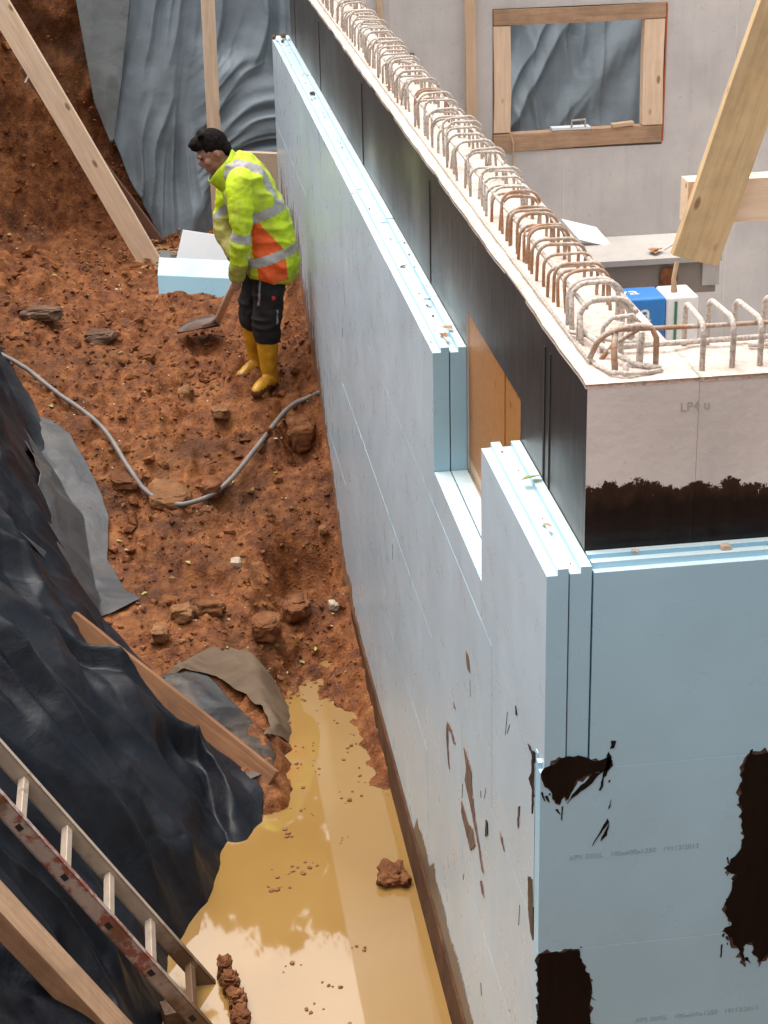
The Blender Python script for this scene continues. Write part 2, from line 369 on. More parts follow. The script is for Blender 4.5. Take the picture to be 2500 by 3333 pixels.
def m_plain(name, col, rough=.6, metal=0.0, var=.15, sc=8, bmp=.15, bd=.004, spec=.5):
    m, nt, nd, ln, p = new_mat(name); p.inputs['Specular IOR Level'].default_value = spec; v = coord(nt); a = noise(nt, v, sc, 5, .6)
    ln.new(ramp(nt, a, [(.3, tuple(x * (1 - var) for x in col)), (.7, tuple(min(1, x * (1 + var)) for x in col))]), p.inputs['Base Color'])
    p.inputs['Roughness'].default_value = rough; p.inputs['Metallic'].default_value = metal
    ln.new(bump(nt, noise(nt, v, sc * 5, 4, .6), bmp, bd), p.inputs['Normal']); return m
def m_rebar(name, dusty, rust, amount):
    m, nt, nd, ln, p = new_mat(name); v = coord(nt); a = noise(nt, v, 9, 4, .65); w = noise(nt, v, 120, 2, .5)
    col = mix(nt, ramp(nt, a, [(1 - amount - .08, W3), (1 - amount + .08, (1, 1, 1))]), dusty, rust)
    col = mix(nt, ramp(nt, w, [(.42, (.85,) * 3), (.52, W3)]), col, tuple(x * .6 for x in dusty))
    ln.new(col, p.inputs['Base Color']); p.inputs['Roughness'].default_value = .75
    ln.new(bump(nt, w, .9, .004), p.inputs['Normal']); return m
def m_ladder(name, base, paint=None):
    m, nt, nd, ln, p = new_mat(name); v = coord(nt); a = noise(nt, v, 7, 6, .65); b = noise(nt, v, 2.1, 4, .6)
    col = ramp(nt, a, [(.3, tuple(x * .75 for x in base)), (.7, base)])
    if paint: col = mix(nt, ramp(nt, noise(nt, v, 6, 6, .7), [(.5, W3), (.56, (.85,) * 3)]), col, paint)
    z = sepz(nt, v); mud = math_n(nt, 'SUBTRACT', math_n(nt, 'MULTIPLY', a, .8), math_n(nt, 'ADD', z, .02))
    k = ramp(nt, mud, [(.30, W3), (.55, (1, 1, 1))])
    k2 = mix(nt, 1.0, k, ramp(nt, a, [(.56, W3), (.66, (.8,) * 3)]), 'LIGHTEN')
    ln.new(mix(nt, k2, col, (.13, .07, .035)), p.inputs['Base Color'])
    ln.new(mix(nt, k2, (.3,) * 3, W3), p.inputs['Metallic']); p.inputs['Roughness'].default_value = .5
    ln.new(bump(nt, a, .3, .004), p.inputs['Normal']); return m
M = {}
M['soil'] = m_soil()
M['stone_tan'] = m_stone('tan_stone', (.13, .055, .022), (.22, .10, .042), (.32, .17, .08))
M['stone_brown'] = m_stone('brown_stone', (.07, .023, .008), (.155, .056, .019), (.25, .105, .042))
M['stone_grey'] = m_stone('grey_stone', (.07, .035, .02), (.13, .075, .048), (.20, .125, .085))
M['stone_pale'] = m_stone('pale_stone', (.38, .30, .22), (.50, .40, .30), (.62, .53, .42))
M['water'] = m_water()
M['xps'] = m_xps(); M['xps_cut_lit'] = m_xps('cut_foam_skylit_top', (.60, .72, .75)); M['xps_dusty_lit'] = m_xps('dusty_blue_foam_bounce_lit', (.45, .555, .63))  # cut-top and long-face colours also carry painted skylight and warm bounce light
M['xps_white'] = m_plain('white_foam', (.72, .74, .76), .6, var=.05, sc=3)
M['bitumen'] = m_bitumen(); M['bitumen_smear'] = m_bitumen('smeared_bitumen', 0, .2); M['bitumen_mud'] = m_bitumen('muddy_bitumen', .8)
M['concrete'] = m_concrete(); M['concrete_coated'] = m_concrete('concrete_with_black_coating', True)
M['concrete_in'] = m_concrete('smooth_grey_concrete', tintc=(.57, .54, .515))
M['footing'] = m_stone('muddy_footing', (.045, .018, .008), (.085, .036, .016), (.14, .066, .032), 5)
M['top'] = m_rough_top()
M['pine'] = m_wood('new_pine', (.66, .46, .30), (.80, .61, .44))
M['pine_pale'] = m_wood('pale_pine', (.50, .33, .20), (.62, .44, .29))
M['pine_dirty'] = m_wood('dirty_pine', (.34, .20, .115), (.50, .32, .195), dirt=.5)
M['pine_yellow'] = m_wood('yellow_pine', (.50, .33, .16), (.63, .45, .25), dirt=.2)
M['plank_wet'] = m_wood('wet_brown_board', (.20, .088, .04), (.32, .155, .075), dirt=.4, rough=.45)
M['timber_grey'] = m_wood('weathered_timber', (.20, .14, .105), (.33, .235, .17), dirt=.5)
M['brown_board'] = m_wood('dark_brown_board', (.12, .055, .035), (.20, .095, .06), dirt=.4)
M['formply'] = m_wood('orange_formwork_plywood', (.30, .115, .022), (.40, .17, .04), knots=(.18, .07, .02), rough=.4, attr=None)
M['ply'] = m_wood('pale_plywood', (.50, .36, .24), (.58, .43, .30), attr=None)
M['sheet_black'] = m_plastic_sheet('black_plastic_sheet', (.004, .006, .011), .36, .16, (.07, .06, .052))
M['sheet_muddy'] = m_plastic_sheet('muddy_plastic_sheet', (.018, .018, .020), .36, .9, (.20, .125, .075))
M['sheet_grey'] = m_plastic_sheet('grey_plastic_sheet', (.185, .225, .255), .32, .12, (.27, .29, .30))
M['sheet_flap'] = m_plastic_sheet('dusty_grey_plastic', (.055, .056, .06), .36, .5, (.20, .17, .14)); M['sheet_pale'] = m_plastic_sheet('pale_grey_plastic_sheet', (.15, .165, .165), .4, .2, (.25, .24, .22))
M['fleece'] = m_plastic_sheet('muddy_geotextile', (.12, .08, .05), .7, .8, (.24, .165, .105))
M['rebar'] = m_rebar('dusty_rebar', (.52, .455, .40), (.34, .19, .10), .22)
M['rebar_rust'] = m_rebar('rusty_rebar', (.48, .39, .32), (.33, .15, .06), .5)
M['alu'] = m_ladder('dirty_aluminium', (.52, .42, .33)); M['alu_red'] = m_ladder('aluminium_with_red_paint', (.50, .40, .35), (.26, .05, .03))
M['hose'] = m_plain('dirty_grey_hose', (.18, .155, .14), .5, var=.3)
M['leaf'] = m_plain('dead_leaf', (.28, .14, .05), .7, var=.5, sc=30); M['leaf_green'] = m_plain('yellow_green_leaf', (.30, .27, .07), .6, var=.4, sc=30)
M['dark'] = m_plain('dark_hole', (.015, .012, .01), .8)
M['print'] = m_plain('grey_print', (.245, .405, .49), .6, var=.1)

# ------------------------------------------------------------------ ground
def axis_pts(parts):
    out = []
    for a, b, st in parts: out.extend(np.arange(a, b - 1e-9, st))
    return np.array(sorted(set(np.round(out + [parts[-1][1]], 4))))
gx = axis_pts([(-70, -10, 10), (-10, -4, 1.0), (-4, -2.7, .12), (-2.7, 0.02, .0165), (0.02, .2, .09), (.2, 8.2, .5), (8.2, 10, .6), (10, 70, 10)])
gy = axis_pts([(-70, -10, 10), (-10, -3.4, .8), (-3.4, -.6, .12), (-.6, 1.2, .06), (1.2, 10.9, .0165), (10.9, 13, .15), (13, 20, 1.0), (20, 90, 10)])
X, Y = np.meshgrid(gx, gy, indexing='ij')
Zb = ground_base(X, Y)
amp = np.where((X > 0.05) & (Y > 0.0) & (Y < 9.6), 0.0, 1.0)
Zg = np.where((X > 0.05) & (Y > -0.02) & (Y < 9.3), -0.6, Zb + amp * ground_detail(X, Y))
# the bare cut face: broken, lumpy clay
face = sstep(0.0, .25, pit_dist(X, Y)) * (Y > 7.8)
Yd = Y + face * (fbm(X * 2.2, Zb * 2.2, 4.0, 4, 71) * .16 + fbm(X * 9, Zb * 9, 2.0, 3, 77) * .05)
ground = mk_np('ground', np.stack([X, Yd, Zg], -1).reshape(-1, 3), grid_faces(len(gx), len(gy)), M['soil'])
tag(ground, 'red brown clay floor and banks of the excavation', kind='structure')
def gz(x, y): return float(ground_z(np.array([x]), np.array([y]))[0])
# muddy water
wx = np.linspace(-1.6, 0.02, 60); wy = np.linspace(-1.5, 5.1, 140); WX, WY = np.meshgrid(wx, wy, indexing='ij')
tag(mk_np('water', np.stack([WX, WY, np.full_like(WX, WATER_Z)], -1).reshape(-1, 3), grid_faces(60, 140), M['water']),
    'ochre muddy puddle water along the foot of the insulated wall', kind='structure')

# loose clods and crumbs of clay
def scatter(n, seed, smin, smax, name, mat, label, box, face_share=.0, flat=.75):
    r = np.random.default_rng(seed); v0, f0 = ico_data(1)
    x = r.uniform(box[0], box[1], n * 2); y = r.uniform(box[2], box[3], n * 2)
    keep = (vnoise(x * 2.1, y * 2.1, 7.0, seed) + r.uniform(-.7, .9, n * 2)) > 0
    d = pit_dist(x, y)
    keep &= (d < .02) | ((d < .5) & (y > 8))
    x = x[keep][:n]; y = y[keep][:n]; z = ground_z(x, y); ok = z > WATER_Z + .0
    x, y, z = x[ok], y[ok], z[ok]; n = len(x)
    s = smin * (smax / smin) ** (r.random(n) ** 2.6)
    V = v0[None] * (1 + .9 * (r.random((n, len(v0), 1)) - .5)) * (s[:, None, None] * r.uniform(.6, 1.25, (n, 1, 3)))
    a = r.uniform(0, 6.28, n); ca, sa = np.cos(a)[:, None], np.sin(a)[:, None]
    tl = r.uniform(-.6, .6, n); ct, st = np.cos(tl)[:, None], np.sin(tl)[:, None]
    V[:, :, 2] *= flat
    y1 = V[:, :, 1] * ct - V[:, :, 2] * st; z1 = V[:, :, 1] * st + V[:, :, 2] * ct
    x2 = V[:, :, 0] * ca - y1 * sa; y2 = V[:, :, 0] * sa + y1 * ca
    P = np.stack([x2 + x[:, None], y2 + y[:, None], z1 + (z + s * .10)[:, None]], -1)
    F = (f0[None] + (np.arange(n) * len(v0))[:, None, None]).reshape(-1, 3)
    o = mk_np(name, P.reshape(-1, 3), F, mat, smooth=False); tag(o, label, kind='stuff'); return o
SB = (-2.6, -.02, 4.2, 10.3)
scatter(7500, 3, .004, .022, 'clay_crumbs', M['soil'], 'loose crumbs and clods of red brown clay', SB)
scatter(420, 5, .018, .055, 'clay_clods', M['soil'], 'larger broken clods of brown clay', (-2.5, -.05, 5.0, 10.2))
scatter(320, 9, .005, .016, 'pale_grit', M['stone_pale'], 'pale gravel chips in the clay', (-2.4, -.03, 4.3, 9.8))
scatter(500, 8, .008, .03, 'tan_gravel', M['stone_tan'], 'tan gravel in the clay', (-2.4, -.03, 4.3, 9.8))
# crumbs floating at the puddle edge
def floaters():
    r = np.random.default_rng(4); v0, f0 = ico_data(1); pts = []
    for i in range(420):
        y = r.uniform(2.2, 4.65); x = r.uniform(-.75, -.02); g = gz(x, y)
        dd = WATER_Z - g
        if 0 < dd < .035 * (1 + 2.2 * r.random() ** 3) : pts.append((x, y))
    for (x, y) in ((-.62, 2.62), (-.6, 2.75), (-.52, 2.72), (-.47, 2.78), (-.55, 3.05), (-.42, 3.2), (-.36, 3.6), (-.44, 3.7), (-.33, 3.85), (-.28, 2.95), (-.24, 3.3), (-.55, 1.75), (-.45, 1.9), (-.4, 1.62), (-.3, 2.1), (-.62, 2.05)):
        for q in range(4): pts.append((x + r.normal(0, .02), y + r.normal(0, .03)))
    P = []; F = []
    for i, (x, y) in enumerate(pts):
        s = .0045 + .010 * r.random() ** 2; q = v0 * (1 + .5 * (r.random((len(v0), 1)) - .5)) * s; q[:, 2] *= .6
        P.append(q + [x, y, WATER_Z + s * .2]); F.append(f0 + i * len(v0))
    o = mk_np('floating_crumbs', np.concatenate(P), np.concatenate(F), M['stone_tan'], smooth=False); tag(o, 'small crumbs of earth floating on the puddle', kind='stuff')
floaters()

# ------------------------------------------------------------------ concrete building shell
WX0, WX1, WTOP = .1245, .4245, 2.892      # long wall: outer face, inner face, top
WY0, WYE = .1045, 9.10
def holed_wall(name, ax, a0, a1, t0, t1, z0, z1, hole, mats, idx_out, parent=None):
    """wall along axis ax ('y' or 'x') from a0..a1, thickness t0..t1, opening hole=(h0,h1,hz0,hz1)"""
    h0, h1, q0, q1 = hole; A = [a0, h0, h1, a1]; Zs = [z0, q0, q1, z1]; mb = MB()
    P = (lambda a, t, z: (t, a, z)) if ax == 'y' else (lambda a, t, z: (a, t, z))
    for i in range(3):
        for k in range(3):
            if i == 1 and k == 1: continue
            for t, mi in ((t0, idx_out), (t1, 0)):
                mb.add([P(A[i], t, Zs[k]), P(A[i + 1], t, Zs[k]), P(A[i + 1], t, Zs[k + 1]), P(A[i], t, Zs[k + 1])], [(0, 1, 2, 3)], mi)
    for (p, q) in (((a0, z0), (a1, z0)), ((a0, z1), (a1, z1)), ((a0, z0), (a0, z1)), ((a1, z0), (a1, z1)), ((h0, q0), (h1, q0)), ((h0, q1), (h1, q1)), ((h0, q0), (h0, q1)), ((h1, q0), (h1, q1))):
        mb.add([P(p[0], t0, p[1]), P(q[0], t0, q[1]), P(q[0], t1, q[1]), P(p[0], t1, p[1])], [(0, 1, 2, 3)], 0)
    o = mk(name, mb.v, mb.f, None, parent, mats=mats, midx=mb.m)
    bm = bmesh.new(); bm.from_mesh(o.data); bmesh.ops.remove_doubles(bm, verts=bm.verts, dist=1e-5); bmesh.ops.recalc_face_normals(bm, faces=bm.faces); bm.to_mesh(o.data); bm.free()
    return o
def rough_top(x0, x1, y0, y1, z, parent, seed, step=.018):
    nx = max(3, int((x1 - x0) / step)); ny = max(3, int((y1 - y0) / step)); xs = np.linspace(x0, x1, nx); ys = np.linspace(y0, y1, ny)
    A, B = np.meshgrid(xs, ys, indexing='ij')
    h = fbm(A * 9, B * 9, 1.0, 4, seed) * .011 + np.maximum(vnoise(A * 40, B * 40, 0, seed + 3), .2) * .006
    edge = np.minimum(np.minimum(A - x0, x1 - A), np.minimum(B - y0, y1 - B)); h = h * sstep(0, .03, edge)
    off = .006 * fbm(B * 5, A * 0 + seed, 0, 4, seed + 9)       # ragged cream edge
    A = A + np.where(A <= x0 + 1e-6, np.minimum(off, .002), 0)
    V = np.stack([A, B, z + h], -1).reshape(-1, 3); F = grid_faces(nx, ny)
    # skirt down into the wall
    n = len(V); border = [i * ny for i in range(nx)] + [(nx - 1) * ny + j for j in range(1, ny)] + [i * ny + ny - 1 for i in range(nx - 2, -1, -1)] + [j for j in range(ny - 2, 0, -1)]
    S = V[border].copy(); S[:, 2] = z - .012; V = np.concatenate([V, S]); m = len(border)
    G = np.array([[border[i], border[(i + 1) % m], n + (i + 1) % m, n + i] for i in range(m)])
    return mk_np('poured_top', V, np.concatenate([F, G]), M['top'], parent)

longw = empty('concrete_wall', (.27, 4.6, -.35)); tag(longw, 'long concrete basement wall coated with black bitumen beside the trench', 'wall')
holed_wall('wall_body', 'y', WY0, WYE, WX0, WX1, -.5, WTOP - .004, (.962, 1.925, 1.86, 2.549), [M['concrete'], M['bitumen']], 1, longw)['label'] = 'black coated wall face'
rough_top(WX0 - .0015, WX1, WY0 - .0015, WYE, WTOP, longw, 2)
for (y, w) in ((8.69, .012), (7.02, .014), (4.92, .014), (2.745, .012), (.621, .016), (.548, .010)):
    MB().box(WX0 - .003, WX0 + .01, y - w / 2, y + w / 2, 1.5, WTOP - .06).build('seam', M['dark'], longw)
# formwork boards closing the window opening of the long wall
fw = empty('window_formwork', (.2, 1.44, 1.86)); tag(fw, 'orange plywood formwork closing the window opening in the black wall', 'formwork')
for i, (ya, yb) in enumerate(((.966, 1.06), (1.064, 1.236), (1.240, 1.30), (1.304, 1.921))):
    MB().box(WX0 + .004 + .003 * (i % 2), WX0 + .03, ya, yb, 1.99, 2.546).build('board', M['formply'], fw)
MB().box(WX0 + .002, WX0 + .05, .966, 1.921, 1.865, 1.928).build('sill_timber', M['ply'], fw)
MB().box(WX0 + .010, WX0 + .05, .966, 1.921, 1.931, 1.987).build('packer', M['timber_grey'] if False else M['ply'], fw)

frontw = empty('concrete_wall', (2.4, .25, -.35)); tag(frontw, 'pale concrete front wall with ragged black coating along its lower edge', 'wall')
MB().box(WX1 + .001, 4.6, WY0, .4045, -.5, WTOP - .004).build('wall_body', M['concrete_coated'], frontw)
rough_top(WX1, 4.6, WY0 - .0015, .4045, WTOP, frontw, 6)
# the end grain of the long wall that closes the front corner carries the same coating
MB().box(WX0 + .0005, WX1, WY0 - .0008, WY0 + .004, -.4, WTOP - .005).build('corner_face', M['concrete_coated'], frontw)
MB().box(1.12, 1.135, WY0 - .003, WY0 + .005, 2.2, WTOP - .02).build('formwork_seam', M['concrete'], frontw)
for xs in (.79,): MB().box(xs - .004, xs + .004, WY0 - .0022, WY0 + .004, 2.42, WTOP - .01).build('formwork_seam', M['concrete_in'], frontw)
backw = empty('concrete_wall', (2.5, 8.95, -.1)); tag(backw, 'grey concrete back wall with a timber framed window opening', 'wall')
holed_wall('wall_body', 'x', WX1 + .001, 5.2, 8.80, 9.10, -.3, WTOP, (1.524, 2.777, 1.595, 2.606), [M['concrete_in']], 0, backw)
for xs in (2.05, 3.3, .8): MB().box(xs - .004, xs + .004, 8.797, 8.802, -.2, 1.45 if xs == 2.05 else 2.8).build('formwork_seam', M['concrete'], backw)
tag(MB().box(.43, 5.2, .41, 8.79, -.2, 0.0).build('floor', M['concrete_in']), 'concrete floor slab inside the basement', kind='structure')
tag(MB().box(.06, 5.0, .06, 9.2, -.62, -.5).build('foundation', M['concrete']), 'foundation under the basement walls', kind='structure')
ft = MB().box(-.012, .2, .13, 9.2, -.6, -.068).build('footing', M['footing']); bevel_obj(ft, .004); tag(ft, 'mud smeared footing strip below the insulation at the puddle', 'footing')

# timber lining of the window in the back wall
wf = empty('window_frame', (2.15, 8.8, 1.595)); tag(wf, 'rough pine lining boards around the window opening of the back wall', 'window frame')
plank('head_board', (1.528, 8.83, 2.545), (2.773, 8.83, 2.55), (0, 0, 1), .108, .09, M['pine_dirty'], wf, seed=1)
plank('sill_board', (1.528, 8.83, 1.665), (2.773, 8.83, 1.672), (0, 0, 1), .125, .09, M['pine_dirty'], wf, seed=2)
plank('side_board', (1.592, 8.83, 1.735), (1.592, 8.83, 2.488), (1, 0, 0), .122, .085, M['pine'], wf, seed=3)
plank('side_board', (2.695, 8.83, 1.742), (2.695, 8.83, 2.492), (1, 0, 0), .150, .085, M['pine'], wf, seed=4)
MB().box(2.775, 2.786, 8.792, 8.81, 1.62, 2.60).build('sealing_strip', m_plain('orange_sealant', (.38, .09, .03), .6), wf)
MB().box(1.96, 2.24, 8.786, 8.86, 1.7345, 1.752).build('packing_strip', M['xps_white'], wf)
MB().tube([(2.1, 8.785, 1.753), (2.102, 8.785, 1.80), (2.2, 8.785, 1.805), (2.203, 8.79, 1.754)], .008, 6).build('wire_clamp', M['rebar'], wf)
MB().obox((2.48, 8.80, 1.755), (.08, 0, .006), (0, .03, 0), (-.002, 0, .012)).build('wood_wedge', M['pine_pale'], wf)
MB().tube([(1.655, 8.785, 1.72), (1.67, 8.77, 1.66), (1.672, 8.78, 1.55), (1.66, 8.79, 1.44), (1.655, 8.79, 1.38)], .006, 6).build('cable', M['pine_pale'], wf)

# ------------------------------------------------------------------ foam insulation boards
def board_y(name, x0, t, y0, y1, z0, z1, parent, step=.018, flat_top=False):
    h = t / 2; s = 0 if flat_top else step
    pr = [(x0, z0), (x0 + h, z0), (x0 + h, z0 + step), (x0 + t, z0 + step), (x0 + t, z1 + s), (x0 + h, z1 + s), (x0 + h, z1), (x0, z1)]
    if flat_top: pr = pr[:4] + [(x0 + t, z1), (x0, z1)]
    n = len(pr); v = [(a, y0, b) for a, b in pr] + [(a, y1, b) for a, b in pr]
    f = [tuple(range(n)), tuple(range(2 * n - 1, n - 1, -1))] + [(i, i + n, (i + 1) % n + n, (i + 1) % n) for i in range(n)]
    o = mk(name, v, f, None, parent, mats=[M['xps'], M['xps_dusty_lit'], M['xps_cut_lit']]); bm = bmesh.new(); bm.from_mesh(o.data); bmesh.ops.recalc_face_normals(bm, faces=bm.faces); bmesh.ops.bevel(bm, geom=bm.edges[:], offset=.0006, segments=1, affect='EDGES')
    for q in bm.faces: q.material_index = 1 if q.normal.x < -.9 and q.calc_center_median().x < x0 + .002 else (2 if q.normal.z > .95 else 0)      # dusty outer skin with bounce light in its colour; tops whitened for skylight
    bm.to_mesh(o.data); bm.free(); return o
def board_x(name, y0, t, x0, x1, z0, z1, parent, step=.018):
    h = t / 2
    pr = [(y0, z0), (y0 + h, z0), (y0 + h, z0 + step), (y0 + t, z0 + step), (y0 + t, z1 + step), (y0 + h, z1 + step), (y0 + h, z1), (y0, z1)]
    n = len(pr); v = [(x0, a, b) for a, b in pr] + [(x1, a, b) for a, b in pr]
    f = [tuple(range(n)), tuple(range(2 * n - 1, n - 1, -1))] + [(i, i + n, (i + 1) % n + n, (i + 1) % n) for i in range(n)]
    o = mk(name, v, f, None, parent, mats=[M['xps'], M['xps_cut_lit']]); bm = bmesh.new(); bm.from_mesh(o.data); bmesh.ops.recalc_face_normals(bm, faces=bm.faces); bmesh.ops.bevel(bm, geom=bm.edges[:], offset=.0006, segments=1, affect='EDGES')
    for q in bm.faces: q.material_index = 1 if q.normal.z > .95 else 0  # cut tops painted paler for the bright skylight on them
    bm.to_mesh(o.data); bm.free(); return o
ins = empty('insulation_cladding', (.06, 4.6, -.065)); tag(ins, 'pale blue foam boards in two layers along the long black wall', 'insulation')
T = .0595; LEND = 9.26
rb = random.Random(3)
for layer in (0, 1):
    x0 = 0.0 if layer == 0 else .0630
    jit = (lambda: rb.uniform(-.0012, .0)) if layer == 0 else (lambda: 0)
    # top course with the window gap
    board_y('foam_board', x0 + jit(), T, .0 if layer == 0 else .004, .957, 1.8004, 2.40, ins)
    board_y('foam_board', x0 + jit(), T, .959, 1.915, 1.801, 1.942, ins, flat_top=True)
    y = 1.917
    off = .0 if layer == 0 else .6
    cuts = [1.917] + [1.917 + 1.25 * i - off for i in range(1, 8) if 1.917 + 1.25 * i - off < LEND - .1] + [LEND]
    for a, b in zip(cuts[:-1], cuts[1:]): board_y('foam_board', x0 + jit(), T, a + .001, b - .001, 1.8004, 2.40 + rb.uniform(-.002, .002), ins)
    for ci, (za, zb) in enumerate(((1.2004, 1.7996), (.6004, 1.1996), (-.065, .5996))):
        st = (.78, 1.36, .95)[ci] - (.4 if layer else 0)
        cuts = [.112] + [st + 1.25 * i for i in range(0, 8) if .3 < st + 1.25 * i < LEND - .15] + [LEND]
        for a, b in zip(cuts[:-1], cuts[1:]): board_y('foam_board', x0 + jit(), T, a + .001, b - .001, za, zb, ins)
insf = empty('insulation_cladding', (1.7, .05, -.065)); tag(insf, 'grey blue foam boards on the front wall with black bitumen smears', 'insulation')
TF = .0500
for layer in (0, 1):
    y0 = 0.0 if layer == 0 else .0525
    for ci, (za, zb) in enumerate(((1.8004, 2.40), (1.2004, 1.7996), (.6004, 1.1996), (-.065, .5996))):
        xa = .1265 if ci == 0 else (-.013 if layer == 0 else -.004)
        cuts = [xa, xa + (1.25 if ci % 2 == 0 else 1.1), xa + 2.4, 3.6]
        for a, b in zip(cuts[:-1], cuts[1:]): board_x('foam_board', y0, TF, a + .001, b - .001, za, zb, insf)
# broken, crumbly far end of the top board
for i, (dx, dy, s) in enumerate(((.012, .0, .02), (.03, -.12, .018), (.075, -.05, .022), (.10, -.2, .016), (.05, -.3, .013))):
    v, f = ico_data(2); r = np.random.default_rng(i); q = v * (1 + .5 * (r.random((len(v), 1)) - .5)) * [s * .8, s * 2.0, s * .8]
    tag(mk_np('foam_crumb', q + [dx, LEND - .02 + dy, 2.415 + .012 * (dx > .03)], f, M['xps_white'] if i % 2 else M['stone_grey'], smooth=False), 'crumbled bit of foam or mortar on the far end of the insulation top', 'crumb', 'crumbs on the far end of the insulation')

# bitumen smears: thin coats with their own outline
def ragged(pts, amp, seed, step=.012):
    r = random.Random(seed); out = []
    for i in range(len(pts)):
        a = Vector(pts[i]); b = Vector(pts[(i + 1) % len(pts)]); n = max(1, int((b - a).length / step)); nrm = Vector((-(b - a).y, (b - a).x)).normalized() if (b - a).length > 0 else Vector((0, 0))
        for k in range(n): out.append(a.lerp(b, k / n) + nrm * (r.uniform(-amp, amp) if k else r.uniform(-amp, amp) * .4))
    return out
def smear(pts, plane, pos, mat, parent, amp=.005, seed=1, th=.0025, name='bitumen_smear'):
    P = ragged(pts, amp, seed); n = len(P)
    to3 = (lambda p, d: (p[0], pos - d, p[1])) if plane == 'y' else (lambda p, d: (pos - d, p[0], p[1]))
    tri = tessellate_polygon([[Vector((p[0], p[1], 0)) for p in P]])
    v = [to3(p, th) for p in P] + [to3(p, -.001) for p in P]
    f = [tuple(t) for t in tri] + [(i, (i + 1) % n, (i + 1) % n + n, i + n) for i in range(n)]
    o = mk(name, v, f, mat, parent); bm = bmesh.new(); bm.from_mesh(o.data); bmesh.ops.recalc_face_normals(bm, faces=bm.faces); bm.to_mesh(o.data); bm.free(); return o
M['bitumen_film'] = m_stone('thin_bitumen_film', (.03, .018, .014), (.065, .042, .032), (.17, .17, .165), 26)
BIG = [(0.69, 1.798), (0.593, 1.8), (0.574, 1.777), (0.565, 1.686), (0.574, 1.608), (0.586, 1.528), (0.58, 1.489), (0.562, 1.463), (0.536, 1.432), (0.545, 1.414), (0.568, 1.406), (0.56, 1.361), (0.545, 1.322), (0.542, 1.276), (0.565, 1.227), (0.542, 1.218), (0.567, 1.183), (0.613, 1.085), (0.599, 1.152), (0.629, 1.16), (0.654, 1.08), (0.673, 1.102), (0.701, 1.146), (0.799, 1.205), (0.759, 1.775)]
TL = [(-0.008, 1.801), (0.015, 1.823), (0.057, 1.843), (0.095, 1.845), (0.128, 1.831), (0.152, 1.823), (0.18, 1.833), (0.192, 1.805), (0.176, 1.791), (0.134, 1.782), (0.091, 1.77), (0.082, 1.741), (0.066, 1.705), (0.059, 1.722), (0.045, 1.694), (0.033, 1.703), (0.023, 1.731), (0.003, 1.76)]
BL = [(-0.011, 1.195), (0.104, 1.195), (0.12, 1.145), (0.138, 1.107), (0.15, 1.058), (0.146, 0.999), (0.145, 0.80), (-0.011, 0.78), (-0.011, 1.078)]
for i, (p, a) in enumerate(((BIG, .006), (TL, .006), (BL, .004), ([(0.138, 1.784), (0.171, 1.791), (0.116, 1.738), (0.073, 1.704), (0.064, 1.695), (0.097, 1.74)], .003), ([(0.18, 1.849), (0.189, 1.832), (0.161, 1.728), (0.156, 1.728)], .003),
        ([(0.186, 1.883), (0.2, 1.882), (0.196, 1.861), (0.184, 1.859)], .003), ([(0.183, 1.633), (0.188, 1.621), (0.157, 1.575), (0.141, 1.546), (0.144, 1.557)], .001), ([(0.188, 1.616), (0.182, 1.578), (0.165, 1.56), (0.167, 1.571)], .001), ([(0.191, 1.695), (0.19, 1.67), (0.184, 1.664)], .001))):
    smear(p, 'y', 0.0, M['bitumen_smear'], insf, a, i + 1)
    if i < 3:       # thin brown film drawn out under the thick coat
        cx_ = sum(q[0] for q in p) / len(p); cz_ = sum(q[1] for q in p) / len(p)
        smear([(max(-.0115, cx_ + (q[0] - cx_) * 1.05), cz_ + (q[1] - cz_) * 1.035 - .004) for q in p], 'y', 0.0, M['bitumen_film'], insf, .012, 70 + i, th=.0010, name='bitumen_film')
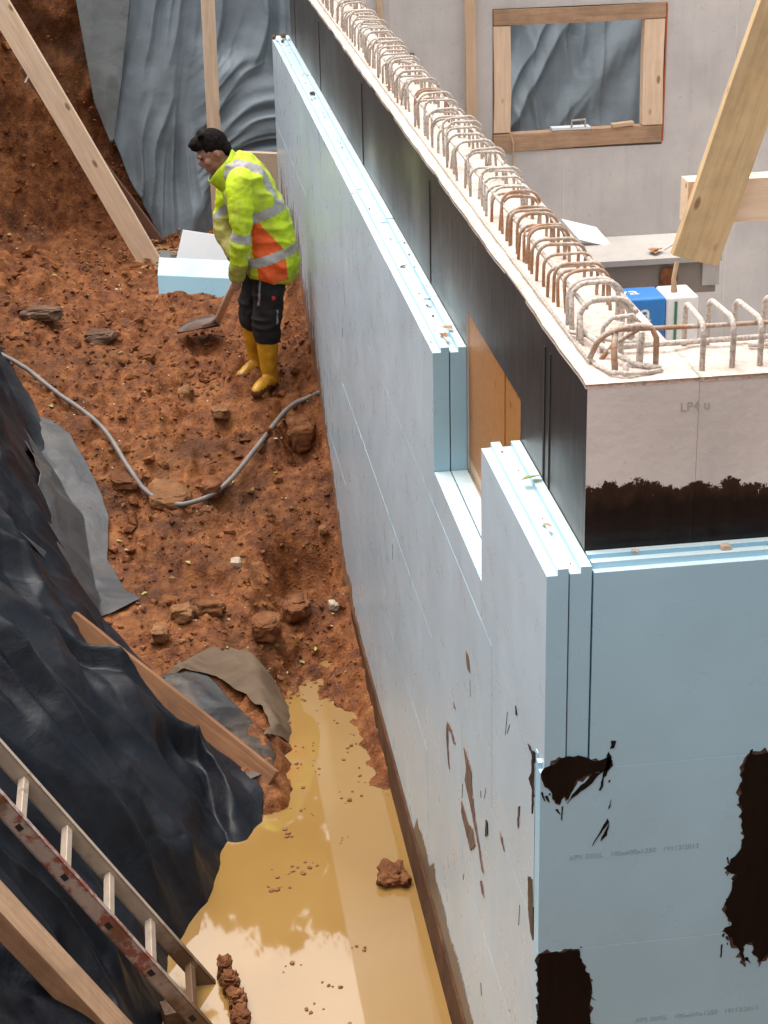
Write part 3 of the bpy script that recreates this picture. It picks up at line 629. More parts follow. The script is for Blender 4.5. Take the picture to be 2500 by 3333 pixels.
# stray dabs of bitumen round the big smears
rq = random.Random(77)
for poly, nfl in ((BIG[:20], 26), (TL, 22), (BL[1:6], 10)):
    for k in range(nfl):
        a = rq.choice(poly); s = rq.uniform(.002, .008); x = a[0] + rq.gauss(0, .012); z = a[1] + rq.gauss(-.01, .022); dx, dz = rq.gauss(0, .006), -abs(rq.gauss(.004, .014))
        if -.01 < x < .9: smear([(x, z), (x + s, z + s * .3), (x + s * .8 + dx, z + dz - s), (x + dx, z + dz - s * .4)], 'y', 0.0, M['bitumen_smear'], insf, .001, 800 + k, th=.0015, name='bitumen_dab')
LS = [([(0.215, 1.769), (0.15, 1.783), (0.113, 1.797), (0.113, 1.745), (0.113, 1.681), (0.116, 1.619), (0.153, 1.573), (0.145, 1.657), (0.197, 1.662), (0.159, 1.704), (0.154, 1.767)], 'bitumen'),
      ([(0.191, 1.331), (0.121, 1.366), (0.113, 1.318), (0.113, 1.271), (0.113, 1.204), (0.113, 1.162), (0.12, 1.156), (0.148, 1.159), (0.187, 1.221)], 'bitumen'),
      ([(1.304, 1.129), (1.224, 1.135), (1.156, 1.119), (1.149, 1.068), (1.077, 0.971), (1.011, 0.928), (0.92, 0.859), (0.954, 0.847), (1.025, 0.903), (1.146, 0.956), (1.201, 0.979), (1.285, 1.003), (1.254, 1.078)], 'mud_smear'),
      ([(1.362, 0.872), (1.289, 0.873), (1.218, 0.865), (1.133, 0.901), (1.079, 0.867), (1.178, 0.78), (1.262, 0.796), (1.363, 0.821)], 'mud_smear'),
      ([(1.675, 1.029), (1.564, 1.055), (1.489, 1.04), (1.521, 1.02), (1.582, 1.032), (1.655, 1.012), (1.655, 0.93), (1.628, 0.846), (1.66, 0.87), (1.695, 0.952)], 'mud_smear'),
      ([(1.246, 1.546), (1.199, 1.548), (1.166, 1.502), (1.215, 1.492), (1.241, 1.516)], 'mud_smear'), ([(1.521, 1.198), (1.476, 1.191), (1.507, 1.18)], 'mud_smear'),
      ([(0.88, 1.095), (0.849, 1.103), (0.842, 1.064), (0.893, 1.024)], 'bitumen'), ([(0.632, 1.209), (0.59, 1.209), (0.555, 1.18), (0.601, 1.181)], 'mud_smear'),
      ([(0.394, 1.795), (0.372, 1.779), (0.389, 1.767)], 'bitumen'), ([(0.339, 1.483), (0.323, 1.493), (0.345, 1.401), (0.356, 1.424)], 'mud_smear'), ([(0.986, 0.78), (0.954, 0.801), (0.907, 0.765), (0.955, 0.75)], 'mud_smear'),
      ([(2.64, -0.063), (2.521, 0.071), (2.455, 0.057), (2.381, 0.082), (2.304, 0.076), (2.227, 0.077), (2.174, 0.043), (2.101, 0.112), (2.055, 0.149), (2.0, 0.11), (1.915, 0.106), (1.801, 0.105), (1.669, 0.066), (1.475, 0.09), (1.2, 0.06), (0.6, 0.07), (.13, .05), (.13, -.063)], 'bitumen_mud')]
M['mud_smear'] = m_stone('dried_mud_smear', (.10, .055, .035), (.17, .105, .075), (.30, .22, .18), 30)
rs = random.Random(21)
for i, (p, mname) in enumerate(LS): smear(p, 'x', -.0012, M['bitumen_smear' if mname == 'bitumen' else mname], ins, .004, 40 + i)
for i in range(13):       # fine vertical drag marks of mud and bitumen
    y = abs(rs.gauss(.25, .55)) + .2 if i < 10 else rs.uniform(3, 8.5); z = rs.uniform(.3, 1.75) if i < 10 else rs.uniform(1.0, 2.2); L = rs.uniform(.02, .11); w = rs.uniform(.0012, .003); sl = rs.uniform(-.02, .05)
    smear([(y, z), (y + w, z - .005), (y + sl + w * .5, z - L), (y + sl - .001, z - L * .96)], 'x', -.0012, M['mud_smear'] if i % 4 else M['bitumen'], ins, .0008, 90 + i, th=.001, name='drag_mark')
M['scratch'] = m_plain('pale_scratch', (.50, .58, .63), .6, var=.05)
for i in range(0):       # pale scuffs along the board joints and across the face
    y = rs.uniform(.3, 8.6); z = rs.choice((1.8, 1.2, .6)) + rs.gauss(0, .006); L = rs.uniform(.08, .4); w = rs.uniform(.0008, .0018); sl = rs.gauss(0, .004)
    smear([(y, z), (y + L, z + sl), (y + L, z + sl + w), (y, z + w)], 'x', -.0012, M['scratch'], ins, .0006, 300 + i, th=.0008, name='scuff')
smear([(.118, 1.21), (.112, 1.30), (.112, 1.78), (.118, 1.79), (.121, 1.5)], 'x', -.0012, M['scratch'], ins, .001, 411, name='chipped_edge')
for i in range(0):
    x = rs.uniform(.08, .62); z = rs.uniform(.9, 2.3); L = rs.uniform(.02, .08); sl = rs.uniform(-.02, .03)
    smear([(x, z), (x + L, z + sl), (x + L, z + sl + .002), (x, z + .0015)], 'y', 0.0, M['scratch'], insf, .0005, 500 + i, th=.0008, name='scuff')

# clay splashed and dragged up the foot of the boards where the earth lies against them
r5 = random.Random(55)
def splash(y0, y1, zf, hmax, seed, name='mud_splash'):
    pts = []; y = y0; r5.seed(seed)
    while y < y1:
        pts.append((y, zf(y) + r5.random() ** 2.5 * hmax + .07)); y += r5.uniform(.008, .03)
    pts += [(y1, zf(y1) - .12), ((y0 + y1) / 2, zf((y0 + y1) / 2) - .12), (y0, zf(y0) - .12)]
    smear(pts, 'x', -.0012, M['clay_film'], ins, .002, seed, th=.0012, name=name)
M['clay_film'] = m_stone('clay_film', (.16, .075, .038), (.26, .145, .085), (.36, .25, .18), 18)
zwf = lambda y: float(np.interp(y, [4.4, 4.96, 5.3, 5.64, 5.98, 6.37, 6.68, 7.0, 7.4, 7.7, 8.0, 9.0], [-.2, -.10, -.03, .16, .4, .56, .74, .86, .94, 1.02, 1.07, 1.1]))
splash(4.6, 6.2, zwf, .10, 601); splash(6.2, 7.4, zwf, .22, 602); splash(7.4, 9.0, zwf, .42, 603)
for i in range(22):
    y = r5.uniform(6.4, 8.8); z = zwf(y) + r5.uniform(.05, .5); L = r5.uniform(.08, .35); w = r5.uniform(.004, .014)
    smear([(y, z), (y + w, z - .01), (y + w * 1.4, z - L), (y + .002, z - L * .95)], 'x', -.0012, M['clay_film'], ins, .0015, 700 + i, th=.001, name='mud_run')
def text_obj(txt, size, mat, name, parent, matrix, extrude=.0003):
    cu = bpy.data.curves.new(name, 'FONT'); cu.body = txt; cu.size = size; cu.extrude = extrude; cu.resolution_u = 3
    tmp = bpy.data.objects.new('tmp', cu); C.objects.link(tmp); dg = bpy.context.evaluated_depsgraph_get()
    me = bpy.data.meshes.new_from_object(tmp.evaluated_get(dg)); bpy.data.objects.remove(tmp); me.transform(matrix); me.materials.clear(); me.materials.append(mat)
    o = link(bpy.data.objects.new(name, me), parent); o['kind'] = 'stuff'; return o
def face_y(x, y, z): return Matrix.Translation((x, y, z)) @ Matrix.Rotation(math.pi / 2, 4, 'X')
text_obj('XPS 300SL   100x600x1250   19112/2013', .0225, M['print'], 'printed_text', insf, face_y(.075, -.0006, 1.506))
text_obj('XPS 300SL   100x600x1250   19112/2013', .0225, M['print'], 'printed_text', insf, face_y(.285, -.0006, .912))
text_obj('LP4 u', .036, m_plain('pencil_mark', (.36, .33, .305), .8), 'pencil_mark', frontw, face_y(.375, WY0 - .0018, 2.80) @ Matrix.Rotation(.05, 4, 'Z'), .0005)

# ------------------------------------------------------------------ starter bars
def u_path(x0, x1, h, r=.045, lean=0.0, n=5):
    p = [(x0, 0, -.03), (x0, lean * .5, h - r)]
    for k in range(1, n + 1):
        a = math.pi / 2 * k / n; p.append((x0 + r - r * math.cos(a), lean, h - r + r * math.sin(a)))
    for k in range(0, n + 1):
        a = math.pi / 2 * k / n; p.append((x1 - r + r * math.sin(a), lean, h - r + r * math.cos(a)))
    p.append((x1, lean * .5, -.03)); return p
ub = []
for k in range(6):
    mb = MB(); mb.tube(u_path(.188 + .008 * (k % 3), .345 - .008 * (k % 2), .112 + .009 * (k % 4), .035 + .008 * (k % 2), .02 * (k % 3 - 1)), .0054, 7)
    o = mb.build('tmp_bar', M['rebar_rust'] if k >= 4 else M['rebar'], smooth=True); ub.append(o.data); bpy.data.objects.remove(o)
y = .72; i = 0; rr = random.Random(5)
while y < 8.2:
    rusty = (vnoise(np.array([y * 1.1]), np.array([.3]), 0, 4)[0] > .45)
    k = rr.choice((4, 5)) if rusty else rr.choice((0, 1, 2, 3))
    o = bpy.data.objects.new('starter_bar', ub[k]); C.objects.link(o); o.location = (rr.uniform(-.006, .006), y, WTOP); o.rotation_euler = (rr.gauss(0, .10), rr.gauss(0, .03), rr.gauss(0, .09)); o.scale = (1, 1, rr.uniform(.88, 1.12))
    tag(o, 'rusty brown hairpin starter bar standing in the long wall top' if rusty else 'dusty grey hairpin starter bar standing in the long wall top', 'rebar', 'rusty starter bars along the long wall' if rusty else 'dusty starter bars along the long wall')
    y += rr.uniform(.054, .082); i += 1
def bar(name, path, r, mat, label, group=None):
    o = MB().tube(path, r, 8).build(name, mat, smooth=True); tag(o, label, 'rebar', group); return o
bar('longitudinal_bar', [(.214, .5, WTOP + .085), (.212, 2, WTOP + .09), (.216, 5, WTOP + .085), (.213, 8.9, WTOP + .09)], .007, M['rebar'], 'long straight bar tied inside the starter bars on the trench side')
bar('longitudinal_bar', [(.335, .42, WTOP + .09), (.337, 2, WTOP + .085), (.335, 5, WTOP + .09), (.336, 8.9, WTOP + .085)], .007, M['rebar'], 'long straight bar tied inside the starter bars on the room side')
bar('longitudinal_bar', [(.165, .25, WTOP + .010), (.163, 2, WTOP + .012), (.166, 5, WTOP + .010), (.164, 8.9, WTOP + .013)], .005, M['rebar'], 'thin bar half sunk in the rough concrete along the outer edge')
# corner cluster
for j, (yy, xa, xb, h, ln_) in enumerate(((.62, .19, .335, .13, .0), (.565, .19, .34, .128, .03), (.47, .185, .335, .122, -.02), (.415, .182, .325, .118, .04))):
    o = MB().tube([(a, b + yy, c + WTOP) for a, b, c in u_path(xa, xb, h, .05, ln_)], .0075, 8).build('starter_bar', M['rebar'], smooth=True)
    tag(o, ['dusty hairpin bar fourth from the wall corner', 'dusty hairpin bar third from the wall corner', 'dusty hairpin bar second from the wall corner', 'dusty hairpin bar closest to the wall corner'][j], 'rebar')
bar('corner_loop', [(.165, .25, WTOP + .022), (.178, .23, WTOP + .07), (.195, .21, WTOP + .098), (.225, .205, WTOP + .112), (.28, .205, WTOP + .12), (.318, .20, WTOP + .112), (.330, .195, WTOP + .085), (.331, .195, WTOP - .02)], .008, M['rebar_rust'], 'rusty bent loop at the wall corner with its leg on the right')
bar('corner_loop', [(.17, .40, WTOP + .01), (.175, .22, WTOP + .012), (.2, .155, WTOP + .012), (.24, .135, WTOP + .012), (.30, .136, WTOP + .012), (.335, .145, WTOP + .012)], .006, M['rebar'], 'bar bent flat around the concrete corner')
bar('corner_stub', [(.215, .165, WTOP - .02), (.212, .18, WTOP + .06), (.222, .21, WTOP + .105)], .009, M['rebar_rust'], 'short rusty stub standing in the corner of the wall top')
bar('corner_stub', [(.238, .15, WTOP - .02), (.24, .16, WTOP + .035)], .008, M['rebar'], 'stubby cut bar beside the rusty stub at the corner')
bar('corner_stub', [(.262, .30, WTOP - .02), (.262, .30, WTOP + .10)], .008, M['rebar'], 'upright bar inside the rusty corner loop')
bar('corner_stub', [(.300, .25, WTOP - .02), (.302, .24, WTOP + .09)], .010, M['rebar'], 'thick upright bar beneath the rusty corner loop')
bar('corner_loop', [(.19, .50, WTOP + .03), (.215, .33, WTOP + .03), (.235, .24, WTOP + .03), (.275, .2, WTOP + .014), (.335, .16, WTOP + .012)], .008, M['rebar'], 'crooked bar lying diagonally across the wall corner')
bar('corner_loop', [(.225, .36, WTOP - .01), (.222, .34, WTOP + .075), (.245, .33, WTOP + .105), (.30, .325, WTOP + .11), (.325, .33, WTOP + .08), (.327, .335, WTOP - .01)], .0068, M['rebar'], 'dusty loop standing just behind the rusty corner loop')
bar('corner_stub', [(.20, .30, WTOP - .01), (.235, .27, WTOP + .05), (.285, .215, WTOP + .105)], .0068, M['rebar_rust'], 'slanting bar leaning into the rusty corner loop')
bar('corner_stub', [(.17, .52, WTOP + .012), (.215, .40, WTOP + .03), (.30, .37, WTOP + .018), (.335, .40, WTOP + .012)], .006, M['rebar'], 'low bent bar lying between the corner hairpins')
bar('longitudinal_bar', [(.21, .215, WTOP + .108), (.5, .205, WTOP + .106), (2.2, .205, WTOP + .102), (4.2, .2, WTOP + .10)], .0065, M['rebar_rust'], 'horizontal rusty bar running along the front wall starter bars')
bar('longitudinal_bar', [(.26, .33, WTOP + .022), (.8, .345, WTOP + .02), (2.2, .345, WTOP + .02), (4.2, .34, WTOP + .02)], .008, M['rebar'], 'ribbed bar lying on the front wall top behind the starter bars')
bar('longitudinal_bar', [(.62, .30, WTOP + .012), (.8, .305, WTOP + .010), (1.5, .305, WTOP + .012)], .006, M['rebar'], 'short bar end lying on the front wall top')
frb = []
for k in range(2):
    mb = MB(); mb.tube([(0, a, c) for a, b, c in u_path(.160, .362, .128 + .006 * k, .035)], .0078, 8); o = mb.build('tmp_bar', M['rebar'], smooth=True); frb.append(o.data); bpy.data.objects.remove(o)
names_f = ['leftmost dusty hairpin bar on the front wall top', 'second hairpin bar on the front wall top from the corner', 'third hairpin bar on the front wall top from the corner', 'hairpin bar on the front wall top at the right picture edge']
for j, x in enumerate((.440, .535, .612, .69, .80, .92, 1.05)):
    o = bpy.data.objects.new('starter_bar', frb[j % 2]); C.objects.link(o); o.location = (x, 0, WTOP); o.rotation_euler = (0, 0, rr.gauss(0, .05))
    if j < 3: tag(o, names_f[j], 'rebar', 'starter bars on the front wall')
    else: tag(o, 'hairpin bar on the front wall top at or beyond the right picture edge', 'rebar', 'starter bars on the front wall')

# ------------------------------------------------------------------ plastic sheets on the near bank
def sheet_from_edge(name, edge, reach, mat, label, seed, lift=.03, fold=.07, ns=420, nt=210, bulge=.05, direc=(-1, -.06), crease=1.0, fine=.3, tents=0):
    E = np.array(edge, float); s = np.concatenate([[0], np.cumsum(np.hypot(*np.diff(E[:, :2], axis=0).T))]); u = np.linspace(0, s[-1], ns)
    ex = np.interp(u, s, E[:, 0]); ey = np.interp(u, s, E[:, 1]); ez = np.interp(u, s, E[:, 2]) if E.shape[1] > 2 else np.zeros(ns)
    ex = ex + .012 * fbm(u * 6, u * 0, 0, 3, seed); ey = ey + .012 * fbm(u * 6, u * 0 + 5, 0, 3, seed)
    t = np.linspace(0, 1, nt) ** 1.15 * reach
    A = ex[:, None] + direc[0] * t[None]; B = ey[:, None] + direc[1] * t[None]
    g = ground_base(A, B)
    w = fbm(A * 1.3 + seed, B * 1.3, 0, 3, seed) * 1.1
    q1 = A * .55 + B * .85 + w * .35; q2 = A * .9 - B * .45 + w * .3
    rid = lambda v: (1 - np.abs(v) * 2.0)
    f1 = rid(vnoise(q1 * 3.1, q2 * 1.0, 1.0, seed + 1)); f2 = rid(vnoise(q1 * 1.7 + 9, q2 * 4.2, 2.0, seed + 2)); f3 = rid(vnoise(q1 * 7.5, q2 * 5.2, 0, seed + 3)); f3 = f3 + .5 * rid(vnoise(q1 * 13, q2 * 16, 0, seed + 4))
    h = fold * (f1 * 1.0 * crease + f2 * .75 * crease) + fold * fine * f3 + fold * .5 * fbm(A * 2.5, B * 2.5, 0, 2, seed + 8)
    a1, a2, _ = worley(q1 * 3.6 + .5 * w, q2 * 1.7, seed + 20); b1, b2, _ = worley(q1 * 9.0 + .4 * w, q2 * 5.5, seed + 21); c1, c2, _ = worley(q1 * 1.6, q2 * 3.6 + .5 * w, seed + 22)
    h = fold * (.2 * h / fold + 1.9 * (a1 - .45) * crease + .8 * (c1 - .45) * crease + fine * 1.3 * (b1 - .45))
    rt = random.Random(seed)
    for k in range(tents):        # long sharp pulled folds
        yc = rt.uniform(ey.min(), ey.max()); xc = float(np.interp(yc, ey[::-1], ex[::-1])) - rt.uniform(.05, .45) * reach * .9; an = rt.gauss(-.75, .45); dx, dy = math.cos(an), math.sin(an)
        al = (A - xc) * dx + (B - yc) * dy; ac = -(A - xc) * dy + (B - yc) * dx + .05 * np.sin(al * 3 + k); wd = rt.uniform(.07, .2) * min(1, reach + .3); L = rt.uniform(.3, .9) * min(1, reach)
        h = h + (fold / .062) * rt.uniform(.035, .08) * np.maximum(0, 1.04 - np.sqrt((ac / (wd * (1 + .5 * np.clip(al / L, -1, 1)))) ** 2 + .0016)) * sstep(L, L * .35, np.abs(al))
    rampt = sstep(0, .22, t)[None]
    h = lift + (h + fold * .7) * (.22 + .78 * rampt) + bulge * np.sin(np.clip(t / .3, 0, 1) * math.pi)[None] + ez[:, None] * (1 - rampt)
    h = np.maximum(h, .010)
    k = .55 * h * sstep(.1, .4, t)[None]       # push folds out along the slope normal
    V = np.stack([A + k, B - .25 * k, g + h], -1).reshape(-1, 3)
    o = mk_np(name, V, grid_faces(ns, nt), mat); sheet_solid(o, .0022); return o
main_edge = [(-2.25, 8.2), (-2.02, 7.5), (-1.90, 7.15), (-1.79, 6.85), (-1.70, 6.58), (-1.70, 6.35), (-1.78, 5.95), (-1.66, 5.6), (-1.58, 5.35), (-1.50, 5.15), (-1.36, 4.85), (-1.18, 4.5), (-1.0, 4.16), (-.86, 3.85), (-.74, 3.58), (-.63, 3.33), (-.66, 3.0), (-.69, 2.82), (-.82, 2.66), (-.97, 2.52), (-1.03, 2.3), (-1.08, 2.0), (-1.12, 1.6), (-1.12, .6), (-1.12, -.6)]
tag(sheet_from_edge('plastic_sheet', main_edge, 2.3, M['sheet_black'], '', 12, fold=.062, lift=.03, bulge=.03, ns=900, nt=280, tents=40, fine=.10), 'large crumpled black plastic sheet draped over the near left bank', 'tarp')
flap_edge = [(-1.85, 6.78), (-1.66, 6.68), (-1.55, 6.55), (-1.47, 6.35), (-1.38, 6.05), (-1.335, 5.82), (-1.35, 5.5), (-1.31, 5.38), (-1.26, 5.2), (-1.17, 5.08), (-1.30, 4.98), (-1.42, 4.9)]
tag(sheet_from_edge('plastic_sheet', flap_edge, .40, M['sheet_flap'], '', 5, lift=.022, fold=.026, ns=200, nt=100, bulge=.012, direc=(-.97, -.22), crease=1.2), 'pale grey plastic flap lying flat on the clay beside the hose', 'tarp')
c_edge = [(-.95, 4.42), (-.84, 4.36), (-.70, 4.12), (-.60, 3.85), (-.55, 3.62), (-.57, 3.45)]
tag(sheet_from_edge('plastic_sheet', c_edge, .55, M['sheet_muddy'], '', 31, lift=.035, fold=.016, ns=120, nt=80, bulge=.004, direc=(-.9, -.35), crease=.8, tents=5), 'muddy dark plastic sheet between the wet brown board and the puddle', 'tarp')
g_edge = [(-.90, 4.52), (-.78, 4.58), (-.62, 4.52), (-.50, 4.38), (-.40, 4.22), (-.37, 4.06), (-.44, 3.92)]
tag(sheet_from_edge('geotextile', g_edge, .26, M['fleece'], '', 44, lift=.03, fold=.022, ns=200, nt=110, bulge=.012, direc=(-.75, -.65), crease=1.0, fine=.8, tents=10), 'clay smeared fabric flap folded at the end of the puddle', 'fabric')

# ------------------------------------------------------------------ far bank: hanging grey sheet, post and braces
def far_sheet(name, left, right, zt, mat, label, seed, yoff, diag=True, bottom=None, nz=240, nx=420):
    zz = np.linspace(0, 1, nz); xx = np.linspace(0, 1, nx); Zt, Xt = np.meshgrid(zz, xx, indexing='ij')
    zb = .80; Zw = zb + (zt - zb) * Zt
    xl = np.interp(Zw, left[0], left[1]); A = xl + (right - xl) * Xt
    if bottom is not None:
        Zw = np.maximum(Zw, np.interp(A, bottom[0], bottom[1])) + 0 * A
    ybase = 10.02 + (Zw - .8) * .20
    wv = fbm(A * 1.2, Zw * .8, 0, 3, seed)
    c1 = A * 1.0 + .22 * (Zw - 2) * np.sin(A * 1.3) + wv * .18
    rid = lambda v: 1 - np.abs(v) * 2
    f = .055 * rid(vnoise(c1 * 4.2, Zw * .45, 0, seed + 1)) + .035 * rid(vnoise(c1 * 9.5, Zw * .8, 3.0, seed + 2)) + .012 * vnoise(c1 * 23, Zw * 1.4, 0, seed + 3)
    f = f + .02 * fbm(A * 3, Zw * 3, 1.0, 3, seed + 4)
    if diag:
        k = sstep(-.62, -.38, A) * sstep(.5, .2, A) * sstep(2.25, 2.0, Zw + .35 * (A + .3)) * sstep(.9, 1.25, Zw)
        c2 = Zw * .93 - A * .48 + .06 * np.sin(A * 7) + wv * .08
        fd = .055 * rid(vnoise(c2 * 8.5, A * 1.2, 0, seed + 5)) + .03 * rid(vnoise(c2 * 19, A * 1.5, 0, seed + 6))
        f = f * (1 - k) + (fd + .05) * k
        k2 = sstep(-1.0, -.75, A) * sstep(-.35, -.55, A) * sstep(1.75, 1.3, Zw)          # folds fanning out at the foot
        c3 = (A + .62) / (.25 + .5 * np.clip(1.9 - Zw, .1, 2)); f = f + k2 * .05 * rid(vnoise(c3 * 5.5, Zw * .7, 0, seed + 7))
    k3 = sstep(1.1, 1.5, A); c4 = A * .82 - Zw * .55 + wv * .1; f = f + k3 * (.13 * rid(vnoise(c4 * 2.6, A * .3 + Zw * .4, 0, seed + 9)) + .05 * rid(vnoise(c4 * 6.5, Zw * .5, 0, seed + 10)))
    V = np.stack([A + .25 * f, ybase - f + yoff, Zw], -1).reshape(-1, 3)
    o = mk_np(name, V, grid_faces(nz, nx), mat); sheet_solid(o, .0022); tag(o, label, 'tarp'); return o
far_sheet('plastic_sheet', ([.8, 1.25, 1.76, 2.63, 3.4], [-.90, -1.10, -1.27, -1.37, -1.42]), 4.4, 3.35, M['sheet_grey'], 'grey plastic sheet hanging in folds over the far bank', 3, 0.0, nx=620)
nzz = 90; zz = np.linspace(1.55, 3.3, nzz); xx = np.linspace(0, 1, 60); Zp, Xp = np.meshgrid(zz, xx, indexing='ij')
xl = np.interp(Zp, [1.55, 1.85, 2.63, 3.3], [-1.22, -1.32, -1.40, -1.44]); xr = np.interp(Zp, [1.55, 2.0, 2.63, 3.3], [-1.20, -1.10, -.98, -.9])
Ap = xl + (xr - xl) * Xp; fp = .02 * (1 - 2 * np.abs(vnoise(Ap * 6, Zp * 1.2, 0, 90))) + .015 * fbm(Ap * 4, Zp * 3, 0, 3, 91)
o = mk_np('plastic_sheet', np.stack([Ap, 9.93 + (Zp - .8) * .20 - fp, Zp], -1).reshape(-1, 3), grid_faces(nzz, 60), M['sheet_pale']); sheet_solid(o, .0022); tag(o, 'pale grey strip of sheeting hanging at the left end of the far bank', 'tarp')

def timber(name, p0, p1, wd, w, t, mat, label, cat, seed, group=None, bev=.004):
    root = plank(name, p0, p1, wd, w, t, mat, None, bev, seed); tag(root, label, cat, group); return root
timber('post', (-.435, 9.72, .78), (-.424, 9.74, 3.3), (1, 0, 0), .10, .06, M['pine'], 'upright pine post in front of the hanging grey sheet', 'post', 11)
timber('brace_board', (-.93, 9.12, .74), (-2.12, 9.66, 3.05), (.75, -.1, .45), .165, .045, M['pine'], 'pale pine board propped diagonally against the left cut face', 'board', 12)
timber('brace_board', (-.90, 9.72, .80), (-1.80, 9.92, 2.18), (.8, -.1, .5), .10, .045, M['brown_board'], 'dark brown board leaning behind the pale diagonal board', 'board', 13)
for i, (p0, p1) in enumerate((((-1.77, 9.85, 2.13), (-1.80, 9.85, 2.02)),)):
    tag(MB().tube([p0, ((p0[0] + p1[0]) / 2 - .02, p0[1] - .04, (p0[2] + p1[2]) / 2), p1], .008, 6).build('wire_tie', M['rebar']), 'bent wire at the upper end of the dark brown board', 'wire')
pl = MB().obox((-.115, 9.42, 1.14), (.155, -.004, -.014), (.0, .012, .004), (.01, .055, .40)).build('plywood_sheet', M['ply']); tag(pl, 'pale plywood sheet leaning behind the worker at the end of the insulation', 'plywood'); bevel_obj(pl, .002)

# ------------------------------------------------------------------ ladder
lad = empty('ladder', (-.95, 1.8, -.35)); tag(lad, 'dirty aluminium ladder with red paint leaning on the black sheet', 'ladder')
LD = Vector((-.742, .02, 1.19)).normalized(); LN = Vector((LD.z, 0, -LD.x)).normalized()   # along, normal to the ladder plane
LB = Vector((-.925, 1.985, -.36))
def lp(s, off, n=0.0): return LB + LD * s + Vector((0, -off, 0)) + LN * n
for off, mt in ((0.0, 'alu'), (.335, 'alu_red')):
    c0 = lp(0, off); c1 = lp(2.9, off); d = c1 - c0
    mb = MB(); c = (c0 + c1) / 2
    mb.obox(c, d / 2, Vector((0, .0035, 0)), LN * .033)
    for sgn in (-1, 1): mb.obox(c + LN * (.031 * sgn) + Vector((0, .010, 0)), d / 2, Vector((0, .0135, 0)), LN * .003)
    r = mb.build('rail', M['alu_red' if off else 'alu'], lad); r['label'] = 'rail with worn red paint' if off else 'bare muddy rail'
    if off:
        for k in range(10):
            q = lp(.20 + .275 * k, off, -.002)
            MB().obox(q + Vector((0, -.0045, 0)), LD * .014, Vector((0, .0015, 0)), LN * .011).build('rung_socket', M['dark'], r)
for k in range(10):
    a = lp(.20 + .275 * k, .005); b = lp(.20 + .275 * k, .33); mb = MB(); c = (a + b) / 2
    mb.obox(c, (a - b) / 2, LD * .017, LN * .016); r = mb.build('rung', M['alu'], lad); bevel_obj(r, .003)
# timber lying on the sheet below the ladder, wet board in the puddle
timber('timber_beam', (-1.02, 1.30, -.42), (-2.35, 1.04, 1.93), (0, 1, .35), .13, .085, M['pine_dirty'], 'rough sawn timber lying up the bank at the bottom left', 'beam', 21)
timber('board', (-.585, 3.40, -.215), (-1.52, 4.31, .29), (.45, .25, .85), .13, .04, M['plank_wet'], 'wet red brown board lying between black sheet and puddle', 'board', 22)

# clod of clay stuck on the ladder foot
def rock(name, loc, size, mat, label, seed, sub=4, amp=.35, rot=0.0, flat=1.0, cat='stone', freq=1.6):
    v, f = ico_data(sub); r = np.random.default_rng(seed); o3 = r.uniform(0, 50, 3)
    n = fbm(v[:, 0] * freq + o3[0], v[:, 1] * freq + o3[1], v[:, 2] * freq + o3[2], 4, seed); fac = vnoise(np.round(v[:, 0] * 1.6) + o3[0], np.round(v[:, 1] * 1.6), np.round(v[:, 2] * 1.6), seed)
    fac = np.round(n * 5) / 5; v = np.sign(v) * np.abs(v) ** .62; q = v * (1 + amp * .75 * n + amp * .45 * fac)[:, None] * np.array(size) * .82; q[:, 2] *= flat
    c, s = math.cos(rot), math.sin(rot); q = np.stack([q[:, 0] * c - q[:, 1] * s, q[:, 0] * s + q[:, 1] * c, q[:, 2]], 1)
    o = mk_np(name, q + np.array(loc), f, mat, smooth=False); tag(o, label, cat); return o
for j, (x, y, z, sz) in enumerate(((-.885, 2.03, -.25, (.035, .05, .05)), (-.872, 1.93, -.25, (.04, .05, .045)), (-.85, 1.83, -.26, (.045, .055, .05)), (-.845, 1.72, -.27, (.045, .055, .045)))):
    rock('clay_clod', (x, y, z), sz, M['stone_brown'], 'lump of wet clay stuck along the foot of the ladder', 60 + j, amp=.6, cat='clod', freq=2.6)['group'] = 'lumps of clay at the ladder foot'
tag(MB().obox((-1.10, 1.78, -.27), (.05, .012, 0), (-.01, .045, 0), (0, 0, .05)).build('stone_block', M['stone_grey']), 'broken grey block beside the ladder foot in the puddle corner', 'stone')

# single stones
def G(x, y, up=.0): return (x, y, gz(x, y) + up)
rock('stone', G(-.98, 6.04, -.03), (.165, .21, .07), M['stone_tan'], 'large flat tan stone inside the bend of the hose', 1, amp=.22)
rock('stone', G(-.13, 6.42, .02), (.12, .17, .12), M['stone_brown'], 'big brown clod against the wall where the hose ends', 2, amp=.3)
rock('stone', G(-1.22, 6.13, .02), (.10, .14, .05), M['stone_brown'], 'brown slab of clay left of the flat tan stone', 3, amp=.3)
rock('stone', G(-.72, 5.95, .02), (.08, .10, .06), M['stone_brown'], 'brown clod right of the flat tan stone', 4, amp=.35)
rock('stone', G(-.30, 5.05, .03), (.10, .12, .08), M['stone_brown'], 'dark clod near the wall above the puddle', 5, amp=.4)
rock('stone', G(-.50, 4.72, .04), (.10, .12, .07), M['stone_brown'], 'brown muddy block at the head of the puddle', 6, amp=.3)
rock('stone', G(-.95, 4.86, .03), (.08, .09, .055), M['stone_tan'], 'tan lump beside the fabric flap', 7, amp=.4)
rock('stone', G(-1.08, 4.70, .03), (.06, .07, .05), M['stone_tan'], 'small tan lump above the wet brown board', 8, amp=.4)
rock('stone', G(-.80, 4.92, .03), (.10, .08, .05), M['stone_brown'], 'brown clod above the fabric flap', 9, amp=.4)
rock('stone', G(-.82, 6.95, .02), (.06, .08, .06), M['stone_tan'], 'round tan clod in front of the worker', 10, amp=.3)
